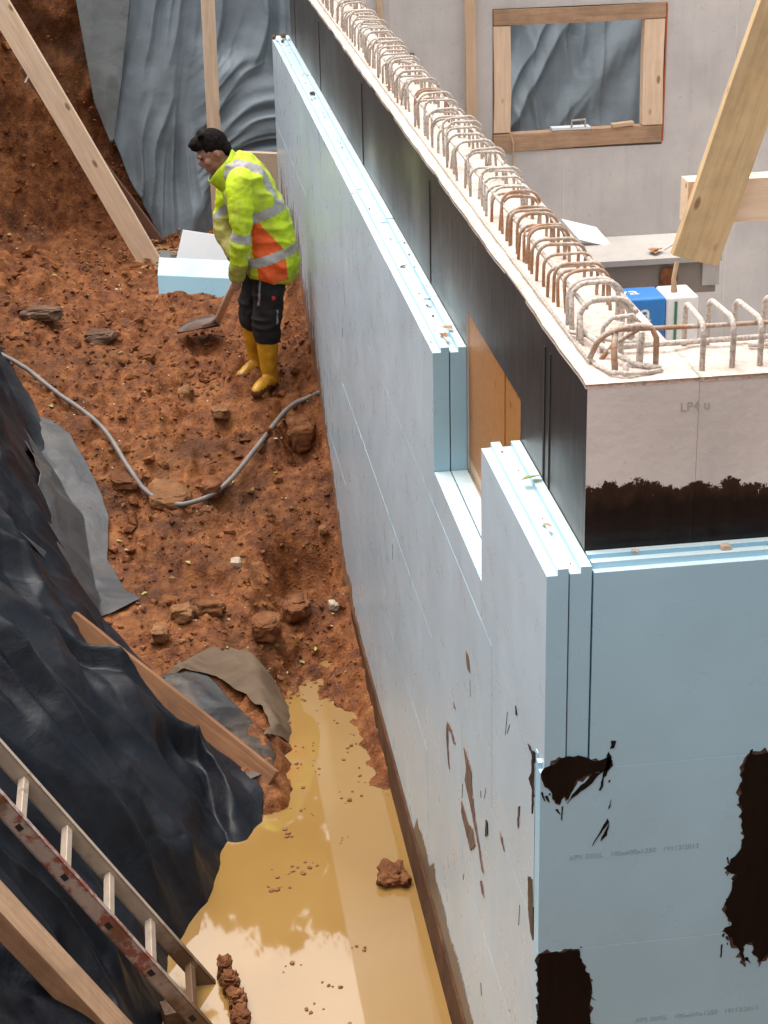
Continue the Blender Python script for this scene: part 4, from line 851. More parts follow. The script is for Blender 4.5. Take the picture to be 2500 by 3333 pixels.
rock('stone', G(-.62, 6.62, .015), (.07, .09, .045), M['stone_tan'], 'pale tan clod between hose and boots', 11, amp=.4)
rock('stone', G(-.62, 5.35, .01), (.035, .04, .03), M['stone_pale'], 'white pebble below the hose bend', 12, amp=.3)
rock('stone', G(-.10, 5.02, .02), (.035, .045, .03), M['stone_pale'], 'white pebble close to the insulation foot', 13, amp=.3)
rock('stone', G(-.09, 5.62, .02), (.03, .04, .03), M['stone_tan'], 'pale oval pebble under the insulation beside the dug pit', 14, amp=.3)
rock('clay_clod', (-.105, 2.62, -.285), (.075, .11, .06), M['stone_brown'], 'clod of clay lying in the puddle against the wall', 15, amp=.5, cat='clod', freq=2.4)
rock('stone', G(-1.36, 7.7, .02), (.13, .09, .05), M['stone_grey'], 'greyish slab of clay on the slope at the left', 16, amp=.4)
rock('stone', G(-1.72, 7.75, .02), (.16, .08, .05), M['stone_grey'], 'long greyish clod at the left picture edge', 17, amp=.4)
rock('stone', G(-1.05, 7.4, .02), (.07, .08, .05), M['stone_brown'], 'dark wet clod left of the shovel', 18, amp=.4)

# hose
hp = [(-2.15, 7.5), (-1.99, 7.315), (-1.794, 7.101), (-1.62, 6.899), (-1.361, 6.556), (-1.204, 6.147), (-1.101, 5.974), (-.96, 5.87), (-.816, 5.84), (-.629, 5.92), (-.441, 6.186), (-.243, 6.473), (-.083, 6.55), (.0, 6.50)]
def catmull(P, n=10):
    P = [np.array(p, float) for p in P]; out = []
    for i in range(len(P) - 1):
        a = P[max(i - 1, 0)]; b = P[i]; c = P[i + 1]; d = P[min(i + 2, len(P) - 1)]
        for k in range(n):
            t = k / n; out.append(.5 * ((2 * b) + (-a + c) * t + (2 * a - 5 * b + 4 * c - d) * t * t + (-a + 3 * b - 3 * c + d) * t ** 3))
    out.append(P[-1]); return out
hpts = catmull(hp); hz = [gz(*p) for p in hpts]; hz = [max(hz[max(0, i - 4):i + 5]) + .012 for i in range(len(hz))]
hz = [sum(hz[max(0, i - 14):i + 15]) / len(hz[max(0, i - 14):i + 15]) for i in range(len(hz))]
o = MB().tube([(p[0], p[1], z) for p, z in zip(hpts, hz)], .0155, 10).build('hose', M['hose'], smooth=True); tag(o, 'muddy grey hose curving across the clay to the wall', 'hose')

# foam offcuts beside the braces
oc = MB().obox((-.655, 8.50, .875), (.275, -.055, -.014), (.01, .075, .045), (.0, .030, .068)).build('foam_offcut', M['xps']); bevel_obj(oc, .003); tag(oc, 'pale blue foam offcut lying on the clay beside the diagonal board', 'foam offcut')
oc = MB().obox((-.585, 8.70, 1.02), (.185, -.045, -.028), (.035, .05, .105), (.0, -.012, .008)).build('foam_offcut', M['xps_white']); bevel_obj(oc, .003); tag(oc, 'white foam slab leaning on the blue offcut behind the worker', 'foam offcut')
oc = MB().obox((-.86, 9.22, .86), (.10, -.02, 0), (.02, .09, 0), (0, 0, .01)).build('foam_offcut', M['sheet_pale']); tag(oc, 'flat grey scrap lying at the foot of the hanging sheet', 'scrap')
def leaf_mesh(x, y, z, s, r, n=1):
    a = r.uniform(0, 6.28); tl = r.uniform(-.5, .5); u = Vector((math.cos(a), math.sin(a), tl * .5)) * s; w = Vector((-math.sin(a), math.cos(a), r.uniform(-.4, .4))) * s * .55; c = Vector((x, y, z + s * .25)); up = Vector((0, 0, s * .25))
    return [c - u, c - u * .3 + w + up, c + u * .5 + w * .7 + up * .4, c + u, c + u * .5 - w * .7 + up * .3, c - u * .3 - w + up * .8], [(0, 1, 2, 3), (0, 3, 4, 5)]
r = random.Random(8); mb = MB()
for i in range(240):
    x = r.gauss(-.78, .16); y = r.gauss(9.25, .22); mb.add(*leaf_mesh(x, y, gz(x, y) + .005 + .02 * r.random(), r.uniform(.02, .045), r))
tag(mb.build('leaf_litter', M['leaf']), 'heap of brown fallen leaves at the foot of the hanging sheet', kind='stuff')
mb = MB()
for i in range(45):
    x = r.uniform(-2.2, -.05); y = r.uniform(4.4, 9.4); mb.add(*leaf_mesh(x, y, gz(x, y) + .004, r.uniform(.012, .028), r))
tag(mb.build('scattered_leaves', M['leaf_green']), 'small leaves and bits of plants scattered on the clay', kind='stuff')
for i, (x, y, z, s, mt, lb) in enumerate(((.088, .62, 2.42, .035, 'leaf_green', 'yellow green leaf on the insulation top near the corner'), (.06, .28, 2.418, .022, 'leaf', 'small reddish leaf on the insulation top closest to the corner'),
        (.06, 2.04, 2.418, .03, 'leaf', 'brown leaf on the insulation top beside the window gap'), (.085, 2.12, 2.42, .03, 'leaf', 'curled brown leaf next to the black wall beside the window gap'), (.07, 2.5, 2.42, .022, 'dark', 'dark curled leaf on the insulation top past the window gap'),
        (.05, 3.0, 2.418, .018, 'dark', 'dark speck of a leaf midway along the insulation top'), (.06, 6.9, 2.418, .03, 'dark', 'dark leaf far along the insulation top'), (.19, 4.35, 2.897, .035, 'leaf', 'brown leaf on the edge of the concrete wall top'))):
    mb = MB(); mb.add(*leaf_mesh(x, y, z, s, r)); tag(mb.build('dead_leaf', M[mt]), lb, 'leaf')
mb = MB()
for i in range(80):       # crumbs of mud and bitumen on top of the boards
    y = r.uniform(.05, 9.1); x = r.choice((r.gauss(.075, .014), r.uniform(.01, .118)));
    if .95 < y < 1.92: continue
    s = r.uniform(.001, .0036); z = 2.401 if (x % .063) < .03 else 2.419; mb.obox((x, y, z + s * .3), (s, 0, 0), (0, s * r.uniform(.6, 3), 0), (0, 0, s * .5))
tag(mb.build('crumbs', M['mud_smear']), 'dark crumbs scattered along the top of the insulation', kind='stuff')
for i, (x, sx) in enumerate(((.50, .020), (.255, .012), (.63, .016))):
    rock('stone', (x, .045 + .02 * (i % 2), 2.424), (sx, sx * .7, sx * .6), M['stone_pale'], ['pale mortar lump on the front insulation top', 'small mortar lump at the corner of the front insulation top', 'mortar lump on the front insulation top at the picture edge'][i], 80 + i, sub=2, cat='mortar lump')
for i in range(26):        # mortar crumbs on the wall tops
    pass

# ------------------------------------------------------------------ inside the basement
tf = empty('timber_bracing', (2.0, 4.0, 0)); tag(tf, 'pine board nailed across a horizontal timber inside the basement', 'bracing')
plank('cross_timber', (1.545, 4.06, 2.367), (3.6, 4.06, 2.35), (0, 0, 1), .21, .12, M['pine'], tf, seed=31)
plank('brace_plank', (1.575, 3.965, 2.10), (2.02, 3.92, 3.55), (1, 0, -.2), .235, .05, M['pine_yellow'], tf, .004, seed=32)
plank('post', (3.3, 4.06, 0.0), (3.3, 4.06, 2.245), (1, 0, 0), .12, .12, M['pine'], tf, seed=33)
MB().tube([(1.49, 3.95, 2.10), (1.475, 3.94, 2.02), (1.48, 3.94, 1.955)], [.012, .012, .018], 6).build('hanging_splinter', M['pine_pale'], tf)
timber('stud', (1.352, 8.745, 0.0), (1.355, 8.745, 2.95), (1, 0, 0), .075, .05, M['pine_pale'], 'pale pine stud standing against the back wall left of the window', 'stud', 34)
timber('stud', (.735, 8.765, 0.0), (.722, 8.765, 2.95), (1, 0, 0), .04, .03, M['pine_pale'], 'thin pine batten standing against the back wall near the long wall', 'batten', 35)
tag(rock('wall_spacer', (.945, 8.785, 2.31), (.022, .02, .026), m_plain('dark_red_plug', (.10, .03, .025), .6), '', 70, sub=2, amp=.1), 'small dark red plug in the back wall above the rebar', 'plug')
fp = empty('formwork_panel', (2.2, 7.3, .0)); tag(fp, 'grey formwork panel resting level inside the basement below the window', 'formwork panel')
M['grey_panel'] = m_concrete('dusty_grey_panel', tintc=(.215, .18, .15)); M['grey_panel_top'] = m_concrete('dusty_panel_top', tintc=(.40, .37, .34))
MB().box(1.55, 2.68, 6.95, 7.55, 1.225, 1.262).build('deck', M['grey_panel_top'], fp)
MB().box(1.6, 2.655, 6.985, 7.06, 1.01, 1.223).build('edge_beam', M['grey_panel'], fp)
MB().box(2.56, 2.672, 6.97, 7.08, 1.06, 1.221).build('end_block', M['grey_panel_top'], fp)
for xx_ in (1.75, 2.05):
    for yy_ in (7.03, 7.45): MB().box(xx_ - .04, xx_ + .04, yy_ - .035, yy_ + .035, 0.0, 1.009 if yy_ < 7.2 else 1.224).build('leg', M['timber_grey'], fp)
rock('pipe_end', (2.335, 6.97, 1.12), (.075, .012, .095), M['stone_brown'], 'round brown rusty disc on the side of the grey panel', 72, sub=2, amp=.04, cat='disc')
mb = MB(); mb.add(*leaf_mesh(2.26, 7.08, 1.264, .07, random.Random(3))); mb.add(*leaf_mesh(2.29, 7.09, 1.27, .05, random.Random(5))); mb.tube([(2.33, 7.08, 1.28), (2.42, 7.08, 1.33)], .003, 5); tag(mb.build('dead_leaf', M['leaf']), 'big brown leaf lying on the grey panel', 'leaf')
ws = MB().obox((1.90, 7.42, 1.325), (.12, 0, -.035), (-.05, .05, .06), (0, .010, -.008)).build('foam_sheet', M['xps_white']); tag(ws, 'broken white foam sheet on the far edge of the grey panel', 'foam sheet')
pk = empty('insulation_package', (1.85, 6.1, 0.0)); tag(pk, 'blue and white wrapped insulation package standing behind the corner rebar', 'package')
M['pk_white'] = m_plain('white_wrap_film', (.70, .68, .66), .35, var=.08, sc=5); M['pk_blue'] = m_plain('blue_wrap_film', (.012, .16, .46), .35, var=.15, sc=5); M['pk_strap'] = m_plain('green_strap', (.02, .16, .09), .5)
pb = MB().box(2.046, 2.245, 6.0, 6.26, 0.0, 1.292).build('wrapped_block', M['pk_white'], pk); bevel_obj(pb, .018, 3)
pb = MB().box(1.45, 2.044, 6.0, 6.26, 0.0, 1.292).build('blue_printed_block', M['pk_blue'], pk); bevel_obj(pb, .018, 3)
MB().box(2.095, 2.110, 5.992, 6.002, .05, 1.265).build('strap', M['pk_strap'], pk)
MB().box(2.046, 2.22, 5.991, 6.001, 1.0, 1.012).build('strap', M['pk_strap'], pk)
text_obj('va', .165, M['pk_white'], 'lettering', pk, face_y(1.812, 5.998, 1.152), .001)
text_obj('va', .15, M['pk_white'], 'lettering', pk, Matrix.Translation((1.78, 6.10, 1.2935)), .001)

# ------------------------------------------------------------------ trees beyond the far bank (seen mirrored in the puddle)
M['bark'] = m_stone('bark', (.04, .03, .02), (.09, .065, .045), (.15, .12, .09)); M['autumn'] = m_plain('autumn_foliage', (.16, .14, .03), .7, var=.5, sc=2.5)
def tree(x, y, zt, spread, seed, label):
    r = random.Random(seed); z0 = 3.2; H = zt - z0; root = empty('tree', (x, y, z0)); tag(root, label, 'tree', 'trees beyond the far bank')
    mb = MB(); mb.tube([(x, y, z0 - .3), (x + .05, y, z0 + H * .3), (x - .05, y + .1, z0 + H * .65), (x, y, zt - .4)], [.14, .11, .07, .02], 8)
    tips = []
    for k in range(12):
        h = r.uniform(.25, .85) * H; a = r.uniform(0, 6.28); L = spread * r.uniform(.5, 1.0) * (1.1 - .5 * h / H)
        e = Vector((x + math.cos(a) * L, y + math.sin(a) * L, z0 + h + L * r.uniform(.2, .6))); mb.tube([(x, y, z0 + h), ((x + e.x) / 2, (y + e.y) / 2, z0 + h + L * .3), e], [.05, .03, .01], 5); tips.append(e)
    mb.build('trunk', M['bark'], root, smooth=True); lf = MB()
    tips += [Vector((x, y, zt - .3)), Vector((x + .3, y, zt - .7)), Vector((x - .4, y, zt - .8))]
    for i in range(6500):
        t = r.choice(tips); d = Vector((r.gauss(0, 1), r.gauss(0, 1), r.gauss(0, 1))).normalized() * (r.random() ** .5) * spread * .42; c = t + d
        if c.z > zt: c.z = zt - r.random() * .4
        s = r.uniform(.02, .048); u = Vector((r.gauss(0, 1), r.gauss(0, 1), r.gauss(0, 1))).normalized(); w = u.orthogonal().normalized(); lf.add([c - u * s, c + w * s * .6, c + u * s, c - w * s * .6], [(0, 1, 2, 3)])
    for i in range(1500):
        t = r.choice(tips); c = t + Vector((r.gauss(0, 1), r.gauss(0, 1), r.gauss(0, 1))).normalized() * (r.random() ** .5) * spread * .36
        if c.z > zt - .35: continue
        s = r.uniform(.08, .15); u = Vector((r.gauss(0, 1), r.gauss(0, .3), r.gauss(0, 1))).normalized(); w = Vector((0, 1, 0)).cross(u).normalized(); lf.add([c - u * s, c + w * s * .8, c + u * s, c - w * s * .8], [(0, 1, 2, 3)])
    lf.build('crown', M['autumn'], root)
tree(-2.7, 13.6, 10.6, 2.0, 1, 'tall tree beyond the far bank mirrored at the left of the puddle')
tree(-.3, 14.2, 7.9, 1.4, 2, 'low yellowing tree beyond the far bank mirrored in the middle of the puddle')
tree(1.7, 13.9, 8.7, 1.6, 3, 'leafy tree beyond the far bank mirrored at the right of the puddle')

# ------------------------------------------------------------------ the worker
def remesh(parts, voxel, smooth_it=4, name='m'):
    mb = MB()
    for v, f in parts: mb.add(v, f)
    me = bpy.data.meshes.new(name); me.from_pydata(mb.v, [], mb.f); me.update()
    bm = bmesh.new(); bm.from_mesh(me); bmesh.ops.recalc_face_normals(bm, faces=bm.faces); bm.to_mesh(me); bm.free()
    tmp = bpy.data.objects.new('tmp', me); C.objects.link(tmp)
    md = tmp.modifiers.new('r', 'REMESH'); md.mode = 'VOXEL'; md.voxel_size = voxel
    sm = tmp.modifiers.new('s', 'SMOOTH'); sm.factor = .5; sm.iterations = smooth_it
    dg = bpy.context.evaluated_depsgraph_get(); dg.update()
    out = bpy.data.meshes.new_from_object(tmp.evaluated_get(dg)); bpy.data.objects.remove(tmp)
    n = len(out.vertices); V = np.empty(n * 3); out.vertices.foreach_get('co', V); Nn = np.empty(n * 3); out.vertices.foreach_get('normal', Nn)
    return out, V.reshape(-1, 3), Nn.reshape(-1, 3)
def ell(c, ax, ay, az, n=16, m=10):
    c, ax, ay, az = map(Vector, (c, ax, ay, az)); v = [c - az]; f = []
    for j in range(1, m):
        t = math.pi * j / m - math.pi / 2
        for i in range(n):
            a = 2 * math.pi * i / n; v.append(c + ax * (math.cos(t) * math.cos(a)) + ay * (math.cos(t) * math.sin(a)) + az * math.sin(t))
    v.append(c + az); T_ = len(v) - 1
    for i in range(n): f.append((0, 1 + (i + 1) % n, 1 + i)); f.append((T_, T_ - n + i, T_ - n + (i + 1) % n))
    for j in range(m - 2):
        for i in range(n): a = 1 + j * n; f.append((a + i, a + (i + 1) % n, a + n + (i + 1) % n, a + n + i))
    return v, f
def ball(c, r):
    r = float(r); return ell(c, (r, 0, 0), (0, r, 0), (0, 0, r))
def limb(pts, rad, n=14, k=6):
    """tapered tube through points with rounded ends"""
    out = []
    P = catmull(pts, k); R = list(np.interp(np.linspace(0, len(pts) - 1, len(P)), range(len(pts)), rad))
    mb = MB(); mb.tube(P, R, n); out.append((mb.v, mb.f)); out.append(ball(P[0], R[0] * .99)); out.append(ball(P[-1], R[-1] * .99)); return out
def loft(secs, n=28):
    """secs: (centre, half-depth vector, half-width vector)"""
    v = []; f = []
    for c, a, b in secs:
        c, a, b = map(Vector, (c, a, b)); v += [c + a * math.copysign(abs(math.cos(t)) ** .85, math.cos(t)) + b * math.copysign(abs(math.sin(t)) ** .85, math.sin(t)) for t in [2 * math.pi * i / n for i in range(n)]]
    for j in range(len(secs) - 1):
        for i in range(n): f.append((j * n + i, j * n + (i + 1) % n, (j + 1) * n + (i + 1) % n, (j + 1) * n + i))
    f.append(tuple(range(n))[::-1]); f.append(tuple((len(secs) - 1) * n + i for i in range(n))); return v, f
YP = 6.90
worker = empty('person', (-.33, YP, .60)); tag(worker, 'worker in yellow and orange high visibility jacket bending over a shovel', 'person')
M['skin'] = m_plain('skin', (.36, .17, .115), .5, var=.1, sc=20); M['hair'] = m_plain('dark_hair', (.010, .006, .005), .8, var=.5, sc=60, bmp=.8, bd=.01, spec=.12)
M['hand'] = m_plain('muddy_hand', (.30, .19, .10), .7, var=.3, sc=25)
def m_cloth(name, col, dirty=.5, rough=.65, dirtc=(.20, .135, .06)):
    m, nt, nd, ln, p = new_mat(name); v = coord(nt); a = noise(nt, v, 6, 6, .65); b = noise(nt, v, 28, 3, .5)
    c = ramp(nt, b, [(.3, tuple(x * .9 for x in col)), (.7, tuple(min(1, x * 1.05) for x in col))])
    c = mix(nt, ramp(nt, a, [(.46, W3), (.64, (dirty,) * 3)]), c, dirtc)
    ln.new(c, p.inputs['Base Color']); p.inputs['Roughness'].default_value = rough; ln.new(bump(nt, math_n(nt, 'ADD', a, b), .35, .012), p.inputs['Normal']); return m
M['hv_yellow'] = m_cloth('hi_vis_yellow', (.56, .74, .012), .55, .65, (.26, .27, .04)); M['hv_orange'] = m_cloth('hi_vis_orange', (.85, .115, .015), .25); M['hv_grey'] = m_cloth('reflective_tape', (.40, .39, .37), .3, .4)
M['hv_dirty'] = m_cloth('muddy_sleeve', (.36, .34, .06), .8); M['trouser'] = m_cloth('black_work_trousers', (.006, .0055, .007), .2, .8, (.05, .035, .025)); M['trouser_trim'] = m_cloth('grey_trouser_trim', (.25, .24, .25), .2)
M['boot'] = m_cloth('yellow_rubber', (.58, .29, .012), .85, .4, (.26, .11, .025)); M['collar_in'] = m_plain('dark_lining', (.03, .035, .03), .8); M['logo_red'] = m_plain('red_logo', (.55, .03, .05), .5)
# joints
HIP = [(-.235, YP - .085, 1.42), (-.255, YP + .085, 1.42)]; KNEE = [(-.285, YP - .085, 1.07), (-.36, YP + .11, 1.09)]; ANK = [(-.295, YP - .07, .735), (-.365, YP + .17, .765)]
SHN = (-.415, YP - .185, 1.915); ELN = (-.425, YP - .235, 1.635); WRN = (-.462, YP - .185, 1.37); HN = (-.470, YP - .165, 1.305)
SHF = (-.44, YP + .175, 1.90); ELF = (-.495, YP + .19, 1.64); WRF = (-.455, YP + .03, 1.46); HF = (-.445, YP - .03, 1.43)
# shovel geometry: from the upper hand to the blade on the clay
SA = Vector((-.405, YP - .145, 1.47)); SB_ = Vector((-.574, 7.62, .805)); sdv = (SB_ - SA).normalized()
hn = SA + sdv * ((Vector(HN) - SA).dot(sdv)); hf = SA + sdv * .07
# --- body: head, neck, trunk, arms and legs in one skin
up = Vector((-.51, 0, .86)); fw_ = Vector((-.86, -.08, -.51)).normalized(); up = (up - fw_ * up.dot(fw_)).normalized(); sd_ = up.cross(fw_)   # sd_: towards -y or +y
if sd_.y > 0: sd_ = -sd_
HC = Vector((-.560, YP, 2.112))
hd = lambda f, u, s=0.0: HC + fw_ * f + up * u + sd_ * s
parts = [ell(HC + up * .012 - fw_ * .008, fw_ * .098, sd_ * .076, up * .108), ell(hd(.035, -.055), fw_ * .062, sd_ * .058, up * .075), ell(hd(.062, -.105), fw_ * .03, sd_ * .034, up * .024),
         ell(hd(.094, -.026), fw_ * .022, sd_ * .011, up * .026), ell(hd(.100, -.040), fw_ * .013, sd_ * .013, up * .009), ell(hd(.085, .018), fw_ * .016, sd_ * .05, up * .013),
         ell(hd(.082, -.074), fw_ * .016, sd_ * .026, up * .010), ell(hd(.055, -.03, .048), fw_ * .028, sd_ * .02, up * .025), ell(hd(.055, -.03, -.048), fw_ * .028, sd_ * .02, up * .025)]
for s_ in (-1, 1): parts += [ell(hd(-.014, -.014, .076 * s_), fw_ * .017, sd_ * .009, up * .028)]
parts += limb([hd(-.02, -.07), (-.47, YP, 2.0), (-.42, YP, 1.93)], [.058, .06, .075])
parts += [loft([((-.44, YP, 1.97), (.06, 0, .05), (0, .10, 0)), ((-.36, YP, 1.86), (.10, 0, .05), (0, .16, 0)), ((-.28, YP, 1.66), (.11, 0, .03), (0, .155, 0)), ((-.24, YP, 1.48), (.115, 0, 0), (0, .155, 0)), ((-.245, YP, 1.36), (.12, 0, 0), (0, .16, 0))])]
parts += limb([SHN, ELN, WRN, HN], [.055, .042, .030, .030]); parts += limb([SHF, ELF, WRF, HF], [.055, .042, .030, .030])
for s_ in (0, 1): parts += limb([HIP[s_], KNEE[s_], ANK[s_]], [.085, .055, .042])
# hands: palm, four curled fingers and a thumb closed on the shaft
def hand(hc, wrist, side):
    hc = Vector(hc); back = (Vector(wrist) - hc).normalized(); ax = sdv.copy(); pn = ax.cross(back).normalized(); out = []
    e = (back - ax * back.dot(ax)).normalized()
    out.append(ell(hc + e * .036, ax * .042, pn * .021, e * .036))
    for q in range(4):
        c = hc + ax * (-.033 + .022 * q); L = (.9, 1.0, .97, .8)[q]; pts = []
        for a in np.linspace(.5, 4.2 * L, 6): pts.append(c + (e * math.cos(a) + pn * math.sin(a)) * (.0265))
        out.extend(limb(pts, [.0095, .0095, .009, .0088, .0082, .0075], 8, 3))
    c = hc - ax * .046; pts = [hc + e * .04 - ax * .028]
    for a in np.linspace(-.6, -2.9, 4): pts.append(c + ax * .008 + (e * math.cos(a) + pn * math.sin(a)) * .027)
    out.extend(limb(pts, [.012, .0115, .011, .010, .009], 8, 3)); return out
parts += hand(hn, WRN, 0) + hand(hf, WRF, 1)
me, V, Nn = remesh(parts, .0062, 2, 'body')
hm = np.minimum(np.linalg.norm(V - np.array(hn), axis=1), np.linalg.norm(V - np.array(hf), axis=1)) < .12
me.materials.clear(); me.materials.append(M['skin']); me.materials.append(M['hand'])
fc = np.empty(len(me.polygons) * 3); me.polygons.foreach_get('center', fc); fc = fc.reshape(-1, 3)
me.polygons.foreach_set('material_index', (np.minimum(np.linalg.norm(fc - np.array(hn), axis=1), np.linalg.norm(fc - np.array(hf), axis=1)) < .13).astype(np.int32)); me.polygons.foreach_set('use_smooth', np.ones(len(me.polygons), bool))
body = link(bpy.data.objects.new('body', me), worker)
for s_ in (-1, 1):
    mbk = MB(); mbk.add(*ell(hd(.082, .0, .032 * s_), fw_ * .005, sd_ * .011, up * .0045, 10, 6)); mbk.build('eye', M['hair'], body, True)
    mbk = MB(); mbk.add(*ell(hd(.097, .019, .03 * s_), fw_ * .005, sd_ * .02, up * .0035, 10, 6)); mbk.build('eyebrow', M['hair'], body, True)
mbk = MB(); mbk.add(*ell(hd(.0955, -.075), fw_ * .004, sd_ * .02, up * .0028, 10, 6)); mbk.build('mouth', M['collar_in'], body, True)
# hair
hp_ = [ell(hd(-.022, .034), fw_ * .097, sd_ * .083, up * .098), ell(hd(.052, .096), fw_ * .055, sd_ * .055, up * .034), ell(hd(.068, .080), fw_ * .034, sd_ * .05, up * .026), ell(hd(-.07, -.02), fw_ * .045, sd_ * .07, up * .06)]
rh = random.Random(6)
for k in range(60):
    a = rh.uniform(-1.0, 1.0); b = rh.uniform(-.4, 1.5); hp_.append(ball(hd(.01 + .09 * math.cos(b) * math.cos(a) - .02, .045 + .085 * max(math.sin(b), .1), .078 * math.sin(a)), rh.uniform(.008, .013)))
me, V, Nn = remesh(hp_, .006, 1, 'hair')
facecut = np.array([(Vector(p) - HC).dot(fw_) for p in V]); upc = np.array([(Vector(p) - HC).dot(up) for p in V])
V = V + Nn * (.006 * fbm(V[:, 0] * 60, V[:, 1] * 60, V[:, 2] * 60, 3, 3))[:, None]
bad = (facecut > .045) & (upc < .055)
V[bad] = V[bad] - np.array(fw_)[None] * .05
V = np.where(((facecut > .06) & (upc < .07))[:, None], V, V); me.vertices.foreach_set('co', V.ravel()); me.materials.clear(); me.materials.append(M['hair']); me.polygons.foreach_set('use_smooth', np.ones(len(me.polygons), bool)); link(bpy.data.objects.new('hair', me), worker)
# jacket
jp = [loft([((-.470, YP, 2.045), (.075, 0, .052), (0, .095, 0)), ((-.425, YP, 2.005), (.095, 0, .07), (0, .15, 0)), ((-.385, YP, 1.93), (.128, 0, .075), (0, .195, 0)), ((-.335, YP, 1.82), (.145, 0, .06), (0, .19, 0)), ((-.285, YP, 1.68), (.160, 0, .04), (0, .185, 0)),
            ((-.245, YP, 1.54), (.158, 0, .01), (0, .19, 0)), ((-.235, YP, 1.43), (.172, 0, -.02), (0, .21, 0)), ((-.25, YP, 1.345), (.160, 0, -.03), (0, .205, 0)), ((-.255, YP, 1.325), (.150, 0, -.03), (0, .195, 0))])]
jp += limb([(-.40, YP - .15, 1.95), SHN, ELN, (-.445, YP - .215, 1.50), WRN], [.080, .076, .060, .052, .047]); jp += limb([(-.42, YP + .14, 1.94), SHF, ELF, (-.505, YP + .13, 1.54), WRF], [.085, .083, .068, .060, .055])
me, V, Nn = remesh(jp, .0085, 3, 'jacket')
fold = 1 - 2 * np.abs(vnoise(V[:, 0] * 9 + V[:, 2] * 5, V[:, 1] * 6, V[:, 2] * 13, 8)); fold2 = fbm(V[:, 0] * 16, V[:, 1] * 16, V[:, 2] * 24, 3, 12)
V = V + Nn * (.013 * fold + .009 * fold2)[:, None]
me.vertices.foreach_set('co', V.ravel()); me.update()
fc = np.empty(len(me.polygons) * 3); me.polygons.foreach_get('center', fc); fc = fc.reshape(-1, 3)
def seg_t(p, a, b):
    a = np.array(a); b = np.array(b); d = b - a; t = ((p - a) @ d) / (d @ d); q = a + np.clip(t, 0, 1)[:, None] * d; return t, np.linalg.norm(p - q, axis=1)
def inpoly(px, pz, poly):
    c = np.zeros(len(px), bool); n = len(poly)
    for i in range(n):
        x0, z0 = poly[i]; x1, z1 = poly[(i + 1) % n]; c ^= ((z0 > pz) != (z1 > pz)) & (px < (x1 - x0) * (pz - z0) / (z1 - z0 + 1e-12) + x0)
    return c
mi = np.zeros(len(fc), np.int32)
tU, dU = seg_t(fc, SHN, ELN); tL, dL = seg_t(fc, ELN, WRN); tUf, dUf = seg_t(fc, SHF, ELF); tLf, dLf = seg_t(fc, ELF, WRF)
arm_n = (np.minimum(dU, dL) < .088) & (fc[:, 1] < YP - .145) & (fc[:, 0] < -.352) & (fc[:, 2] < 1.97); arm_f = (np.minimum(dUf, dLf) < .09) & ((fc[:, 1] > YP + .10) & (fc[:, 0] < -.41) | (fc[:, 0] < -.47) & (fc[:, 2] < 1.78))
torso = ~(arm_n | arm_f); x_, y_, z_ = fc.T
side = np.abs(y_ - YP) > .06
orange = torso & inpoly(x_, z_, [(-.36, 1.70), (-.325, 1.715), (-.17, 1.53), (-.145, 1.34), (-.33, 1.29), (-.335, 1.42), (-.36, 1.50)]) & side
mi[orange] = 1
ax_z = z_ - .28 * (x_ + .25)          # bands tilt with the bent trunk
mi[torso & (np.abs(ax_z - 1.475) < .030)] = 2
mi[torso & (np.abs(ax_z - 1.755) < .032) & (x_ > -.36)] = 2
mi[torso & (np.abs(np.abs(y_ - YP) - .125) < .027) & (ax_z > 1.74)] = 2
mi[arm_n & (np.abs(tL + .02) < .105)] = 2; mi[arm_f & (np.abs(tLf + .05) < .10)] = 2
mi[arm_n & (tL > .62)] = 3; mi[arm_f & (dLf < dUf)] = 3; mi[torso & (x_ < -.40) & (z_ < 1.75)] = 3
me.materials.clear()
for k in ('hv_yellow', 'hv_orange', 'hv_grey', 'hv_dirty'): me.materials.append(M[k])
me.polygons.foreach_set('material_index', mi); me.polygons.foreach_set('use_smooth', np.ones(len(me.polygons), bool)); jacket = link(bpy.data.objects.new('jacket', me), worker)
# stand-up collar
cv = []; cf = []; nC = 44; cax = Vector((-.78, 0, .62)); cdx = Vector((.62, 0, .78)); cb = Vector((-.452, YP, 1.958))
for j, (h, rx, ry) in enumerate(((-.02, .118, .125), (.03, .122, .112), (.075, .122, .104), (.098, .124, .102), (.100, .116, .095), (.04, .108, .096))):
    for i in range(nC):
        a = 2 * math.pi * i / nC; cv.append(cb + cax * (h * (1 + .06 * math.sin(3 * a + 1))) + cdx * (rx * math.cos(a) + .012 * h / .1) + Vector((0, ry * math.sin(a), 0)))
for j in range(5):
    for i in range(nC): cf.append((j * nC + i, j * nC + (i + 1) % nC, (j + 1) * nC + (i + 1) % nC, (j + 1) * nC + i))
mk('collar', cv, cf, None, jacket, True, mats=[M['hv_yellow'], M['collar_in']], midx=[0] * (3 * nC) + [0] * nC + [1] * nC)
